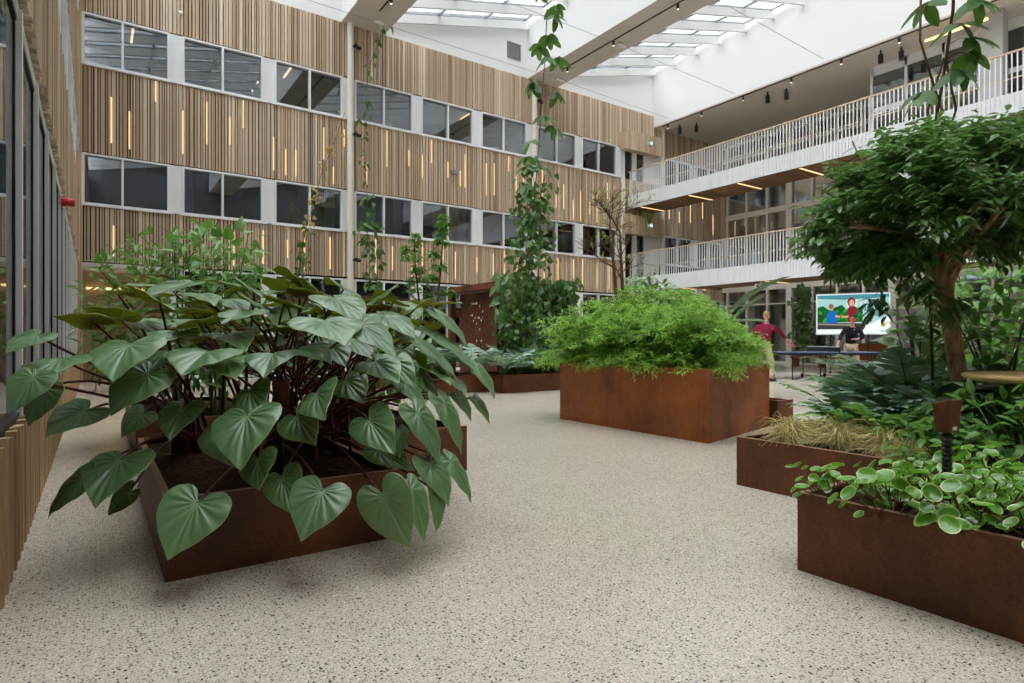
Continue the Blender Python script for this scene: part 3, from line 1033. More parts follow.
# ================================================================== THE LARGE HEART-LEAVED PLANT
HEART = [(1.0, 0.0), (0.93, 0.055), (0.84, 0.12), (0.74, 0.195), (0.63, 0.275), (0.51, 0.345), (0.38, 0.405), (0.24, 0.45), (0.10, 0.475), (-0.04, 0.47), (-0.16, 0.435), (-0.25, 0.37), (-0.30, 0.285), (-0.305, 0.20), (-0.26, 0.12), (-0.17, 0.06), (-0.07, 0.02)]

def heart_leaf(parent, A, T, width, nref, seed, away=False, curl=1.0):
    """one heart-shaped blade with raised veins; A = where the stalk joins, T = tip"""
    r = random.Random(seed)
    A, T = V(A), V(T)
    ax = (T - A); Ln = ax.length; ax.normalize()
    nr = V(nref) - ax * V(nref).dot(ax)
    if nr.length < 0.05:
        nr = V((-SN, -CS, 0.3)); nr -= ax * nr.dot(ax)
    nr.normalize()
    sd = ax.cross(nr)
    wk = width / 0.95 / 1.0
    mb = MB(); vein = []; edge = []
    # outline both sides, subdivided so that every other ray is a vein
    half = []
    for (u0, v0), (u1, v1) in zip(HEART, HEART[1:]):
        half += [(u0, v0), ((u0 + u1) / 2, (v0 + v1) / 2)]
    half.append(HEART[-1])
    outline = [(u, v) for u, v in half] + [(u, -v) for u, v in reversed(half[1:])]
    n = len(outline)
    sag, foldk, rip = r.uniform(0.1, 0.24) * curl, r.uniform(0.12, 0.32), r.uniform(0.012, 0.02)
    lob = r.uniform(0.05, 0.22); twist = r.uniform(-0.12, 0.12); wav = r.uniform(0, 6.28)
    fr = (0.22, 0.46, 0.7, 0.88, 0.97, 1.0)
    def pos(u, v, q, i, dz):
        x = u * Ln
        y = v * wk
        av = abs(v)
        h = foldk * av * wk * (1 - 0.9 * av) - sag * Ln * max(0, u) ** 2 - lob * Ln * max(0, -u) * 1.2 + twist * v * u * Ln
        h -= 0.55 * wk * av ** 3 * curl
        h += rip * Ln * math.sin(math.pi * min(1, q * 1.02)) * (-1.0, 0.3, 1.0, 0.3)[i % 4] * (0.15 if abs(v) < 0.03 and u > 0 else 1)
        h += 0.012 * Ln * q * q * math.sin(wav + i * 0.9)
        return A + ax * x + sd * y + nr * (h + dz)
    for side, dz in ((0, 0.0), (1, -0.0022)):
        c = mb.vert(A + nr * dz); vein.append(0.8); edge.append(0.0)
        rows = []
        for q in fr:
            rows.append([mb.vert(pos(u * q, v * q, q, i, dz)) for i, (u, v) in enumerate(outline)])
            for i, (u, v) in enumerate(outline):
                mid = abs(v) < 0.03 and u > 0
                vein.append(0.7 * (1 - 0.5 * q) if mid else (0.28 * (1 - 0.5 * q) if i % 4 == 0 else 0.0))
                edge.append(0.9 if q > 0.99 else 0.0)
        tt = r.uniform(0.2, 0.8)
        mi = side
        for i in range(n):
            i1 = (i + 1) % n
            tri = (c, rows[0][i], rows[0][i1])
            mb.face(tri if side else tri[::-1], mi, tt)
            for a, b in zip(rows, rows[1:]):
                qd = (a[i], b[i], b[i1], a[i1])
                mb.face(qd if side else qd[::-1], mi, tt)
        if side == 0:
            top_rows = rows
        else:
            for i in range(n):
                i1 = (i + 1) % n
                mb.face((top_rows[-1][i], top_rows[-1][i1], rows[-1][i1], rows[-1][i]), 0, tt)
    mb.vein, mb.edge = vein, edge
    return mb.build('leaf', ['phil_top', 'phil_under'], parent, smooth=True, world=True)

UP = V((0, 0, 1)); CAMV = V((-SN, -CS, 0))
# photo position of the stalk joint and of the tip, distance of the joint, blade width in pixels, facing (0 = skyward, 1 = towards the path)
LEAVES = [
 (197, 503, 165, 558, 2.62, 70, .8), (322, 491, 300, 537, 2.72, 60, .9), (383, 496, 409, 550, 2.8, 54, .8), (411, 490, 433, 539, 2.88, 38, .7),
 (436, 491, 443, 534, 3.02, 26, .6), (247, 416, 234, 462, 2.78, 70, .85), (226, 424, 230, 462, 2.92, 60, .8), (297, 416, 312, 441, 2.95, 47, .7),
 (258, 459, 257, 488, 2.85, 40, .8), (282, 478, 290, 512, 2.88, 42, .8), (121, 460, 90, 499, 2.84, 66, .8), (82, 479, 37, 514, 2.76, 34, .5),
 (129, 492, 104, 515, 2.95, 26, .6), (86, 411, 44, 434, 2.82, 56, .45), (62, 359, 42, 371, 2.75, 62, .25), (129, 345, 108, 371, 2.85, 70, .45),
 (148, 375, 106, 408, 2.85, 62, .5), (37, 335, 4, 350, 2.65, 44, .35), (34, 377, 8, 409, 2.35, 46, .7), (46, 388, 19, 425, 2.55, 44, .6),
 (95, 323, 53, 314, 3.0, 50, 0), (120, 319, 82, 306, 3.1, 50, 0), (207, 352, 180, 368, 2.95, 74, .25), (226, 358, 234, 374, 3.05, 46, .3),
 (273, 354, 262, 367, 3.05, 52, .35), (250, 390, 256, 410, 2.98, 42, .7), (317, 393, 318, 414, 2.88, 50, .9), (183, 409, 168, 438, 2.95, 44, .6),
 (142, 414, 119, 434, 3.0, 34, .6), (369, 420, 392, 451, 3.05, 46, .7), (417, 413, 446, 460, 3.1, 46, .6), (429, 463, 453, 503, 3.08, 46, .6),
 (443, 403, 468, 451, 3.35, 34, .5), (450, 461, 477, 499, 3.2, 28, .5), (399, 430, 403, 457, 3.25, 30, .7), (378, 449, 415, 467, 3.2, 32, .5),
 (335, 298, 363, 317, 3.35, 52, .12), (325, 321, 345, 339, 3.1, 74, .15), (360, 325, 397, 352, 3.15, 48, .25), (375, 362, 398, 379, 3.2, 44, .4),
 (392, 361, 415, 382, 3.25, 36, .5), (385, 316, 416, 331, 3.5, 44, .15), (415, 340, 464, 373, 3.5, 40, .2), (432, 334, 486, 366, 3.75, 40, .2),
 (441, 316, 472, 343, 3.9, 40, .2), (476, 368, 500, 394, 3.8, 32, .3), (432, 367, 452, 382, 3.5, 32, .4), (402, 380, 431, 409, 3.3, 34, .5),
 (421, 376, 438, 399, 3.45, 28, .5), (454, 380, 467, 393, 3.7, 24, .4), (458, 397, 475, 418, 3.7, 24, .5), (476, 400, 493, 421, 3.8, 20, .5),
 (344, 288, 327, 281, 3.9, 40, -.1), (380, 297, 397, 284, 3.8, 42, -.2), (415, 309, 433, 301, 3.7, 38, -.15), (318, 292, 292, 280, 3.6, 44, -.1),
 (300, 285, 274, 268, 3.6, 42, -.15), (307, 296, 327, 291, 3.6, 42, 0), (254, 292, 240, 281, 3.6, 40, -.1), (258, 305, 240, 296, 3.4, 42, -.05),
 (247, 311, 221, 319, 3.3, 48, .12), (283, 292, 268, 289, 3.7, 34, .05), (205, 322, 178, 322, 3.2, 54, 0), (176, 332, 156, 337, 3.15, 48, .1),
 (284, 303, 305, 307, 3.5, 40, .02), (118, 294, 103, 290, 3.4, 34, 0), (160, 303, 129, 293, 3.3, 50, -.05), (200, 294, 215, 299, 3.7, 36, .05),
 (192, 313, 178, 306, 3.5, 40, 0), (295, 330, 280, 322, 3.4, 40, 0), (228, 335, 246, 340, 3.3, 46, .1), (300, 350, 330, 352, 3.3, 46, .2),
 (345, 380, 362, 398, 3.35, 42, .5), (405, 350, 428, 362, 3.6, 36, .3), (228, 300, 246, 306, 3.8, 36, .05), (350, 340, 372, 352, 3.6, 40, .2),
 (140, 322, 160, 330, 3.5, 40, .1), (168, 352, 150, 362, 3.3, 46, .3), (265, 330, 250, 325, 3.6, 38, 0), (205, 340, 190, 332, 3.7, 36, 0),
 (330, 345, 345, 362, 3.5, 40, .3), (420, 325, 440, 322, 4.0, 36, 0), (375, 310, 352, 306, 3.9, 38, 0), (395, 300, 372, 296, 4.0, 36, -.1),
]
lp = thing('philodendron', 'huge plant with heart-shaped leaves on dark red stalks in the nearest left planter', 'plant', (1.0, 4.2, 0.33))
ROOTS = [(V((0.52, 4.62, 0.32)), 0.07), (V((1.02, 4.15, 0.32)), 0.16), (V((1.22, 4.3, 0.32)), 0.1)]
pet = MB(); rr = random.Random(21)
for i, (ax_, ay_, tx, ty, d, w, face) in enumerate(LEAVES):
    A = at(ax_, ay_, d)
    wm = w * d / F
    ln = wm * 1.04
    flat = V(((tx - ax_) * d / F, 0, (ay_ - ty) * d / F)).length
    # choose the tip distance so that the blade keeps its real length
    dd = math.sqrt(max(0.0004, ln * ln - flat * flat)) if flat < ln else 0.03
    if face < 0:
        T = at(tx, ty, d + dd * 0.7)
    else:
        T = at(tx, ty, d - min(dd, 0.22))
    up_leaf = face <= 0.02 and ay_ < 326
    if up_leaf: face -= 0.45
    tow = CAMV if ax_ < 395 else (CAMV * 0.45 + V((CS, -SN, 0)) * 0.75)
    nref = (UP * (1 - max(0, face)) + (tow if face > 0 else CAMV) * face).normalized()
    lf = heart_leaf(lp, A, T, wm, nref, 100 + i, curl=0.35 if up_leaf else 1.0)
    root, sp = ROOTS[0] if ax_ < 190 else (ROOTS[2] if ax_ > 360 else ROOTS[1])
    R = root + V((rr.gauss(0, sp), rr.gauss(0, sp), 0))
    dv = A - R
    h = V((dv.x, dv.y, 0))
    p1 = R + V((0, 0, 1)) * (0.25 + 0.3 * max(0.1, dv.z)) + h * 0.15
    axl = (T - A).normalized()
    p2 = A - h * 0.22 + V((0, 0, 0.06 if A.z < 0.9 else -0.16)) - axl * 0.03
    pet.tube(bez(R, p1, p2, A - V((0, 0, 0.002)), 9), [0.0115 - 0.006 * k / 9 for k in range(10)], 6)
pet.build('stalks', 'petiole', lp, smooth=True, world=True)
for (root, sp), n in zip(ROOTS, (5, 9, 6)):
    tk = MB()
    for k in range(n):
        b = root + V((rr.gauss(0, sp * 0.7), rr.gauss(0, sp * 0.7), -0.03))
        tk.tube(bez(b, b + V((0, 0, 0.1)), b + V((rr.gauss(0, .05), rr.gauss(0, .05), 0.2)), b + V((rr.gauss(0, .1), rr.gauss(0, .1), 0.38)), 5), [0.03, 0.028, 0.024, 0.018, 0.012, 0.004], 7)
    tk.build('crown_stem', 'petiole', lp, smooth=True, world=True)

# second plant of the same kind, further back
lp2 = thing('philodendron', 'second heart-leaved plant, in the planter behind the nearest one', 'plant', (1.9, 5.2, 0.33))
pet = MB(); rb = random.Random(77)
for i in range(46):
    px, py = rb.uniform(165, 430), rb.uniform(284, 345)
    d = rb.uniform(4.1, 5.2)
    A = at(px, py + max(0, (px - 330) * 0.15), d)
    out = V((A.x - 1.75, A.y - 5.2, 0)); out = out.normalized() if out.length > 0.05 else V((1, 0, 0))
    ln = rb.uniform(0.24, 0.36)
    heart_leaf(lp2, A, A + out * ln * 0.9 + UP * rb.uniform(-0.12, 0.12), ln * 0.95, UP - out * 0.1 + rdir(rb) * 0.15, 500 + i, curl=0.5)
    R = V((1.85 + rb.gauss(0, .12), 5.15 + rb.gauss(0, .14), 0.32))
    pet.tube(bez(R, R + UP * 0.4, A - out * 0.15 - UP * 0.25, A - UP * 0.002, 8), [0.011 - 0.006 * k / 8 for k in range(9)], 6)
pet.build('stalks', 'petiole', lp2, smooth=True, world=True)

# small brown bollard lamps standing in the planters
def bollard(label, p, zs, ztop, w, h, lean=0.0, tagged=True):
    t = thing('bollard_light', label, 'bollard light', (p[0], p[1], zs))
    b = MB()
    H = ztop - zs
    b.tube([(0, 0, 0), (0, 0, H - h * 0.6)], 0.017, 10)
    z = 0.02
    while z < H - h:
        b.lathe((0, 0, z), [(0.017, 0), (0.0195, 0.004), (0.0195, 0.010), (0.017, 0.014)], 10); z += 0.02
    b.build('post', 'black', t)
    hb = MB()
    fx, fy = V((CS, -SN, 0)), V((SN, CS, 0))
    fx, fy = (fx + fy * 0.35).normalized(), (fy - fx * 0.35).normalized()
    c = V((0, 0, H - h / 2))
    tilt = V((0, 0, 1)) + fy * 0.12
    bm_ = []
    up_ = tilt.normalized()
    for k, (sx, sy) in enumerate(((-1, -1), (1, -1), (1, 1), (-1, 1))):
        pass
    top = [c + fx * (sx * w * 0.5) + fy * (sy * w * 0.42) + V((0, 0, h / 2 - (0.02 if sy > 0 else 0.0))) for sx, sy in ((-1, -1), (1, -1), (1, 1), (-1, 1))]
    bot = [c + fx * (sx * w * 0.40) + fy * (sy * w * 0.34) - V((0, 0, h / 2)) for sx, sy in ((-1, -1), (1, -1), (1, 1), (-1, 1))]
    i0 = [hb.vert(q) for q in bot]; i1 = [hb.vert(q) for q in top]
    hb.face(i0[::-1]); hb.face(i1)
    for k in range(4):
        j = (k + 1) % 4
        hb.face((i0[k], i0[j], i1[j], i1[k]))
    ho = hb.build('lamp_head', 'corten', t)
    md = ho.modifiers.new('soft_edge', 'BEVEL'); md.width = 0.006; md.segments = 3
    if tagged:
        lb = MB()
        f = c - fy * (w * 0.362) - V((0, 0, h * 0.36))
        lb.obox(f, fx * (w * 0.13), V((0, 0, h * 0.05)), fy * 0.003)
        lb.build('label_plate', 'label', t)
    return t
p = at(947, 475, 2.56)
bollard('brown box lamp on a ribbed black post among the round-leaved plants', (p.x, p.y), 0.33, 0.852, 0.085, 0.142)
p = at(281, 392, 3.5)
bollard('rusty brown box lamp standing among the red stalks of the large-leaved plant', (p.x, p.y), 0.33, 0.868, 0.098, 0.15, tagged=False)
# ================================================================== OTHER PLANTS
LANCE = ((0.0, 0.08), (0.25, 0.85), (0.55, 1.0), (0.82, 0.5), (1.0, 0.0))
OVAL = ((0.0, 0.2), (0.25, 0.9), (0.55, 1.0), (0.85, 0.6), (1.0, 0.0))
HEARTS = ((0.0, 0.75), (0.18, 1.0), (0.5, 0.78), (0.8, 0.35), (1.0, 0.0))
DIAM = ((0.0, 0.15), (0.4, 1.0), (1.0, 0.0))

def put(proto, x, y, z, s=1.0, rz=None, label=None, first=[None]):
    c = copy_tree(proto)
    c.location = (x, y, z)
    c.scale = (s, s, s)
    c.rotation_euler = (0, 0, rnd.uniform(0, 6.28) if rz is None else rz)
    if label: c['label'] = label
    return c

def remove_tree(o):
    for ch in list(o.children):
        remove_tree(ch)
    bpy.data.objects.remove(o)

# --- feathery plant of the tall planter
def feathery(seed):
    r = random.Random(seed)
    t = thing('feathery_plant', '', 'plant')
    st, lf = MB(), MB()
    for k in range(56):
        a = r.uniform(0, 6.28); rad = r.uniform(0.16, 0.58); h = r.uniform(0.4, 0.92) * (1.15 - 0.5 * rad)
        if k % 3 == 0: h = r.uniform(0.12, 0.34); rad = r.uniform(0.35, 0.6)
        e = V((math.cos(a) * rad, math.sin(a) * rad, h - 0.15 * rad))
        b = V((math.cos(a) * 0.05, math.sin(a) * 0.05, 0))
        pts = bez(b, b + V((0, 0, h * 0.6)), e * 0.7 + V((0, 0, h * 0.45)), e + V((math.cos(a) * 0.08, math.sin(a) * 0.08, -0.12 * rad)), 9)
        st.tube(pts, [0.004 - 0.0003 * i for i in range(10)], 4)
        for i in range(2, 10):
            d = (pts[i] - pts[i - 1]).normalized()
            for j in range(3):
                sd = (rdir(r, -0.35, 0.6) + d * 0.5).normalized()
                o = pts[i] - d * r.uniform(0, 0.05)
                ln = r.uniform(0.09, 0.2)
                tip = o + sd * ln - V((0, 0, 0.02))
                st.tube([o, tip], [0.0016, 0.0008], 3, cap=False)
                tone = min(1, max(0, 0.15 + 0.55 * (i / 9.0) + r.gauss(0, 0.18)))
                for q in range(6):
                    u = (q + 1) / 6.0
                    pp = o + (tip - o) * u
                    fd = (sd * 0.7 + rdir(r, -0.5, 0.4) * 0.9).normalized()
                    lf.blade(pp, fd, UP + rdir(r) * 0.5, r.uniform(0.05, 0.095), r.uniform(0.015, 0.027), DIAM, 0.1, 0.25, 0, tone)
    st.build('stems', 'stem_green', t); lf.build('foliage', 'lime', t)
    return t
FP = [feathery(s) for s in (31, 32, 33)]
gname = 'feathery plants in the tall planter'
FL = [(5.55, 6.3, .95), (5.55, 5.85, 0.8), (5.55, 5.45, 0.85), (5.55, 5.05, 0.85), (5.55, 4.7, 0.8), (5.55, 4.4, .8), (6.45, 4.55, .6), (6.8, 4.75, .45), (6.95, 4.68, .45), (6.97, 5.05, .5), (6.1, 4.75, .85), (6.55, 5.0, .7), (6.75, 5.3, .75), (6.2, 5.3, 1.15), (6.2, 5.9, 1.15), (6.65, 5.8, .95), (6.4, 6.35, 1.05), (6.05, 6.4, 1.0), (6.75, 6.3, .8)]
for i, (x, y, s) in enumerate(FL):
    o = put(FP[i % 3], x, y, 0.75, s)
    o['label'] = 'bright green feathery plant, one of a dense mound in the tall orange planter'
    o['group'] = gname
for p_ in FP: remove_tree(p_)

# --- lobed blue-green or green ferns
def lobed_fern(seed, nf, ln0, wid, pairs, mat, stem, arch=0.6, lobe_w=0.32, slim=False):
    r = random.Random(seed)
    t = thing('lobed_fern', '', 'fern')
    st, lf = MB(), MB()
    for k in range(nf):
        a = 6.28 * k / nf + r.uniform(-0.3, 0.3)
        ln = ln0 * r.uniform(0.7, 1.15)
        el = r.uniform(0.65, 1.42)
        dh = V((math.cos(a), math.sin(a), 0))
        b = dh * 0.03
        p1 = b + dh * ln * 0.2 * math.cos(el) + UP * ln * 0.45 * math.sin(el)
        p2 = b + dh * ln * 0.55 + UP * ln * 0.62 * math.sin(el)
        p3 = b + dh * ln * (0.95 - 0.3 * math.sin(el)) + UP * ln * (0.82 * math.sin(el) - arch * 0.25)
        n = pairs + 5
        pts = bez(b, p1, p2, p3, n)
        st.tube(pts, [0.006 - 0.0045 * i / n for i in range(n + 1)], 4)
        tone = min(1, max(0, r.gauss(0.45, 0.25)))
        for i in range(4, n + 1):
            d = (pts[i] - pts[i - 1]).normalized()
            sd = d.cross(UP); sd = sd.normalized() if sd.length > 0.05 else V((-dh.y, dh.x, 0))
            up = sd.cross(d)
            u = (i - 4) / (n - 4)
            w = wid * math.sin(math.pi * (0.22 + 0.74 * u)) * r.uniform(0.85, 1.1)
            for s_ in (-1, 1):
                dirn = (sd * s_ + d * (0.55 + 0.5 * u) + up * r.uniform(-0.1, 0.25)).normalized()
                lf.blade(pts[i] - d * 0.004, dirn, up, w, ln / (n - 3) * (0.66 if not slim else 0.72), ((0.0, 1.35), (0.25, 0.85), (0.75, 0.75), (1.0, 0.0)), 0.08, r.uniform(0.1, 0.4), 0, min(1, max(0, tone + r.gauss(0, 0.12))))
        lf.blade(pts[-1], (pts[-1] - pts[-2]), UP, wid * 0.7, wid * 0.3, LANCE, 0.1, 0.3, 0, tone)
    st.build('stems', stem, t); lf.build('fronds', mat, t)
    return t
BF = [lobed_fern(s, 12, 0.75, 0.19, 7, 'bluefern', 'stem_green') for s in (41, 42)]
GF = [lobed_fern(s, 12, 0.8, 0.17, 8, 'fern', 'stem_green') for s in (43, 44)]
for i, (x, y, z, s) in enumerate([(7.1, 10.65, 0.33, 1.2), (7.6, 10.75, 0.33, 1.25), (8.3, 10.8, 0.33, 1.2), (6.7, 11.2, 0.33, 1.3), (6.2, 11.9, 0.33, 1.3), (6.5, 12.3, .33, 1.2), (5.7, 12.6, .33, 1.0), (5.7, 11.6, .33, .9)]):
    o = put(BF[i % 2], x, y, z, s)
    o['label'] = 'blue-green lobed fern in the low planters in front of the perforated steel cabin'; o['group'] = 'blue-green ferns by the steel cabin'
for i, (x, y, s) in enumerate([(8.0, 10.75, 1.0), (8.5, 10.6, 1.0), (8.9, 10.9, 1.1), (8.2, 11.2, 1.1)]):
    o = put(GF[i % 2], x, y, 0.33, s)
    o['label'] = 'fresh green lobed fern spilling over the low planter left of the tall orange planter'; o['group'] = 'green ferns left of the tall planter'
for i, (x, y, s) in enumerate([(4.95, 2.35, .8), (5.3, 2.25, 1.0), (5.6, 2.2, 1.15), (4.85, 1.95, .8), (5.9, 2.4, 1.3), (6.3, 2.2, 1.1), (5.2, 1.95, .85)]):
    o = put(BF[i % 2], x, y, 0.31, s)
    o['label'] = 'blue-green lobed fern around the foot of the small tree'; o['group'] = 'blue-green ferns below the tree'
for i, (x, y, s) in enumerate([(5.2, 2.6, .8), (4.7, 2.15, .72), (5.75, 2.0, .9), (6.4, 2.5, 1.2), (4.55, 1.85, .6), (5.6, 2.6, .95)]):
    o = put(GF[i % 2], x, y, 0.31, s)
    o['label'] = 'dark green lobed fern between the straw grass and the small tree'; o['group'] = 'green ferns below the tree'
o = put(BF[0], 5.6, 6.42, 0.74, 0.62, label='single blue-green fern at the left corner of the tall orange planter')
for p_ in BF + GF: remove_tree(p_)

SF = lobed_fern(45, 12, 0.75, 0.1, 22, 'fern', 'stem_green', 0.3, slim=True)
for i, (x, y, s) in enumerate([(4.7, 1.8, 0.62), (4.45, 1.62, .45), (5.0, 1.62, .5), (5.5, 1.75, .55)]):
    o = put(SF, x, y, 0.31, s)
    o['label'] = 'bright sword fern with comb-like fronds beside the tree trunk and under the round table'; o['group'] = 'sword ferns under the table'
remove_tree(SF)

# --- round-leaved plants on the right
def round_leaved(seed):
    r = random.Random(seed)
    t = thing('round_leaved_plant', '', 'plant')
    st, lf = MB(), MB()
    vein, edge = [], []
    for k in range(38):
        a = r.uniform(0, 6.28); rad = 0.25 * math.sqrt(r.random()); h = r.uniform(0.05, 0.21) * (1.1 - rad)
        c = V((math.cos(a) * rad, math.sin(a) * rad, h))
        b = V((math.cos(a) * rad * 0.3, math.sin(a) * rad * 0.3, 0))
        nrm = (UP + V((math.cos(a), math.sin(a), 0)) * r.uniform(0.2, 1.3) + rdir(r) * 0.35).normalized()
        st.tube(bez(b, b + UP * h * 0.5, c - UP * 0.04, c, 4), 0.003, 4)
        x_ = nrm.cross(rdir(r)).normalized(); y_ = nrm.cross(x_)
        R = r.uniform(0.022, 0.043); cup = r.uniform(0.12, 0.3); tone = min(1, max(0, r.gauss(0.45, 0.25)))
        n = 14
        ids = [[lf.vert(c)]]; vein.append(1.0); edge.append(0)
        for q in (0.45, 0.85, 0.94, 1.0):
            ring = []
            for i in range(n):
                th = 2 * math.pi * i / n
                rr_ = R * q * (1.0 + 0.12 * math.cos(th))
                ring.append(lf.vert(c + x_ * (math.cos(th) * rr_) + y_ * (math.sin(th) * rr_ * 0.88) + nrm * (cup * R * q * q * (1 if q < 0.9 else 0.95))))
                vein.append(0.25 if q < .5 else 0.0); edge.append(1.0 if q > 0.9 else 0.0)
            ids.append(ring)
        for i in range(n):
            j = (i + 1) % n
            lf.face((ids[0][0], ids[1][i], ids[1][j]), 0, tone)
            for p0, p1 in zip(ids[1:], ids[2:]):
                lf.face((p0[i], p1[i], p1[j], p0[j]), 0, tone)
    lf.vein, lf.edge = vein, edge
    st.build('stems', 'stem_brown', t); lf.build('foliage', 'pepero', t, smooth=True)
    return t
RP = [round_leaved(s) for s in (51, 52, 53, 54)]
rq = random.Random(8)
spots = []
for gx in range(5):
    for gy in range(10):
        x = 2.86 + gx * 0.24 + rq.uniform(-0.06, 0.06); y = 1.4 - gy * 0.21 + rq.uniform(-0.07, 0.07)
        if x < 3.97 and not (gx >= 3 and gy > 3 and rq.random() < 0.5): spots.append((max(2.85, x), y))
for i, (x, y) in enumerate(spots):
    o = put(RP[i % 4], x, y, 0.325, rq.uniform(0.85, 1.15) * (0.75 if y > 1.3 else 1))
    o['label'] = 'low plant with cupped round pale-edged leaves filling the nearest right planter'; o['group'] = 'round-leaved plants in the right planter'
for p_ in RP: remove_tree(p_)

# --- straw grass
def straw(seed):
    r = random.Random(seed)
    t = thing('straw_grass', '', 'grass')
    g = MB()
    for k in range(260):
        a = r.uniform(0, 6.28); rad = r.uniform(0.06, 0.3); h = r.uniform(0.06, 0.24)
        b = V((math.cos(a) * 0.06 * r.random(), math.sin(a) * 0.06 * r.random(), 0))
        e = V((math.cos(a) * rad, math.sin(a) * rad, h * r.uniform(0.1, 1.0)))
        pts = bez(b, b + UP * h, e * 0.6 + UP * h * 0.9, e, 4)
        g.tube(pts, [0.0034, 0.0032, 0.0028, 0.002, 0.0008], 3, 0, min(1, max(0, r.gauss(0.5, 0.3))))
    g.build('blades', 'straw', t)
    return t
SG = straw(61)
for x, y, s in ((4.22, 2.52, 0.95), (4.32, 2.2, 1.0), (4.5, 2.45, .9), (4.3, 1.9, 0.9), (4.65, 2.25, .9), (4.18, 1.72, .7)):
    o = put(SG, x, y, 0.315, s)
    o['label'] = 'tuft of dry straw-coloured grass at the front corner of the low right planter'; o['group'] = 'straw grass tufts'
remove_tree(SG)

# --- shrubs with scattered leaves
def shrub(seed, rx, ry, h, n, leaf, lw, mat, stem, nst=9, shape=LANCE, z0=0.1, tone=0.45, spread=0.25, name='leafy_shrub', whorl=1, lodge=0.5):
    r = random.Random(seed)
    t = thing(name, '', 'shrub')
    st, lf = MB(), MB()
    tips = []
    for k in range(nst):
        a = 6.28 * k / nst + r.uniform(-.4, .4); q = r.uniform(0.2, 0.85)
        e = V((math.cos(a) * rx * q, math.sin(a) * ry * q, h * r.uniform(0.6, 0.95)))
        b = V((math.cos(a) * 0.06, math.sin(a) * 0.06, 0))
        pts = bez(b, b + UP * h * 0.4, e * 0.8 + UP * 0.05, e, 8)
        st.tube(pts, [0.012 - 0.001 * i for i in range(9)], 5)
        tips += pts[2:]
    k = 0
    while k < n:
        # a point in the crown ellipsoid, biased outwards
        d = rdir(r)
        q = r.uniform(0.35, 1.0) ** 0.6
        c = V((d.x * rx * q, d.y * ry * q, z0 + (h - z0) * 0.5 * (1 + d.z * q)))
        out = V((d.x, d.y, d.z * 0.6 + 0.25))
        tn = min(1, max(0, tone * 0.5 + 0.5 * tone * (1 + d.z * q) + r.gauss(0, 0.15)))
        if k % 12 == 0:
            near = min(tips, key=lambda p: (p - c).length)
            st.tube([near, (near + c) / 2 + UP * 0.02, c], [0.004, 0.003, 0.0015], 4, cap=False)
        if whorl > 1:
            a0 = r.uniform(0, 6.28)
            w_ = (out + rdir(r) * 0.5).normalized()
            x_ = w_.cross(rdir(r)).normalized(); y_ = w_.cross(x_)
            for j in range(whorl):
                th = a0 + 6.28 * j / whorl
                dn_ = (x_ * math.cos(th) + y_ * math.sin(th) + w_ * 0.35).normalized()
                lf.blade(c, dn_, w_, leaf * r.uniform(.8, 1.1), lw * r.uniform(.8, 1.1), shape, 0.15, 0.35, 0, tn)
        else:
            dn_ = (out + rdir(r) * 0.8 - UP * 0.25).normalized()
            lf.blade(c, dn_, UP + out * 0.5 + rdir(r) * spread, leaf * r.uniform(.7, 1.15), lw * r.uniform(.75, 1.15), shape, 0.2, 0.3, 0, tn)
        k += 1
    st.build('stems', stem, t); lf.build('foliage', mat, t)
    return t

def one(o, x, y, z, label, cat=None, group=None, s=1.0):
    o.location = (x, y, z); o['label'] = label; o.scale = (s, s, s)
    if cat: o['category'] = cat
    if group: o['group'] = group
    return o

one(shrub(71, 0.95, 0.95, 1.95, 1500, 0.15, 0.05, 'midgreen', 'stem_brown', 12, tone=0.6), 0.75, 7.3, 0.33, 'bushy shrub of slender leaves behind the large heart-leaved plant')
one(shrub(72, 0.5, 0.6, 2.0, 90, 0.17, 0.1, 'midgreen', 'stem_green', 8, HEARTS, tone=0.5, z0=1.2), 1.05, 6.9, 0.33, 'broad-leaved plant rising through the bushy shrub behind the left planter')
bpy.data.objects[-1] if False else None
one(shrub(73, 0.6, 0.8, 1.0, 420, 0.22, 0.06, 'midgreen', 'stem_green', 8, tone=0.35), 2.0, 5.4, 0.33, 'dark leafy shrub in the planter tucked behind the heart-leaved plant')
one(shrub(74, 0.5, 0.5, 1.95, 520, 0.13, 0.06, 'darkleaf', 'stem_brown', 7, OVAL, tone=0.4, z0=0.9), 7.95, 7.4, 0.33, 'round dark green shrub behind the feathery plants, left of the thin tree')
one(shrub(75, 0.75, 0.75, 1.25, 620, 0.19, 0.075, 'midgreen', 'stem_brown', 10, LANCE, tone=0.45), 6.55, 1.95, 0.3, 'glossy dark leafed shrub right of the small tree, behind the round table')
one(shrub(76, 0.9, 1.0, 2.1, 700, 0.22, 0.08, 'midgreen', 'stem_brown', 9, LANCE, tone=0.35), 10.6, 3.1, 0.33, 'tall dark shrub behind the small tree, towards the glazed facade')
one(shrub(77, 0.26, 0.3, 1.35, 50, 0.2, 0.14, 'palegreen', 'stem_brown', 7, HEARTS, tone=0.35, z0=0.3), 6.35, 2.5, 0.3, 'broad-leaved plant with pale heart-shaped leaves behind the tree trunk')
one(shrub(78, 0.8, 0.6, 0.5, 330, 0.12, 0.05, 'midgreen', 'stem_green', 9, LANCE, tone=0.4, z0=0.0), 4.95, 1.35, 0.3, 'low leafy ground cover under the round table', 'plant')
one(shrub(79, 0.45, 0.35, 0.32, 200, 0.09, 0.04, 'midgreen', 'stem_green', 7, LANCE, tone=0.3, z0=0.0), 4.4, 1.62, 0.3, 'small dark leafy plant between the round-leaved plants and the sword ferns', 'plant')
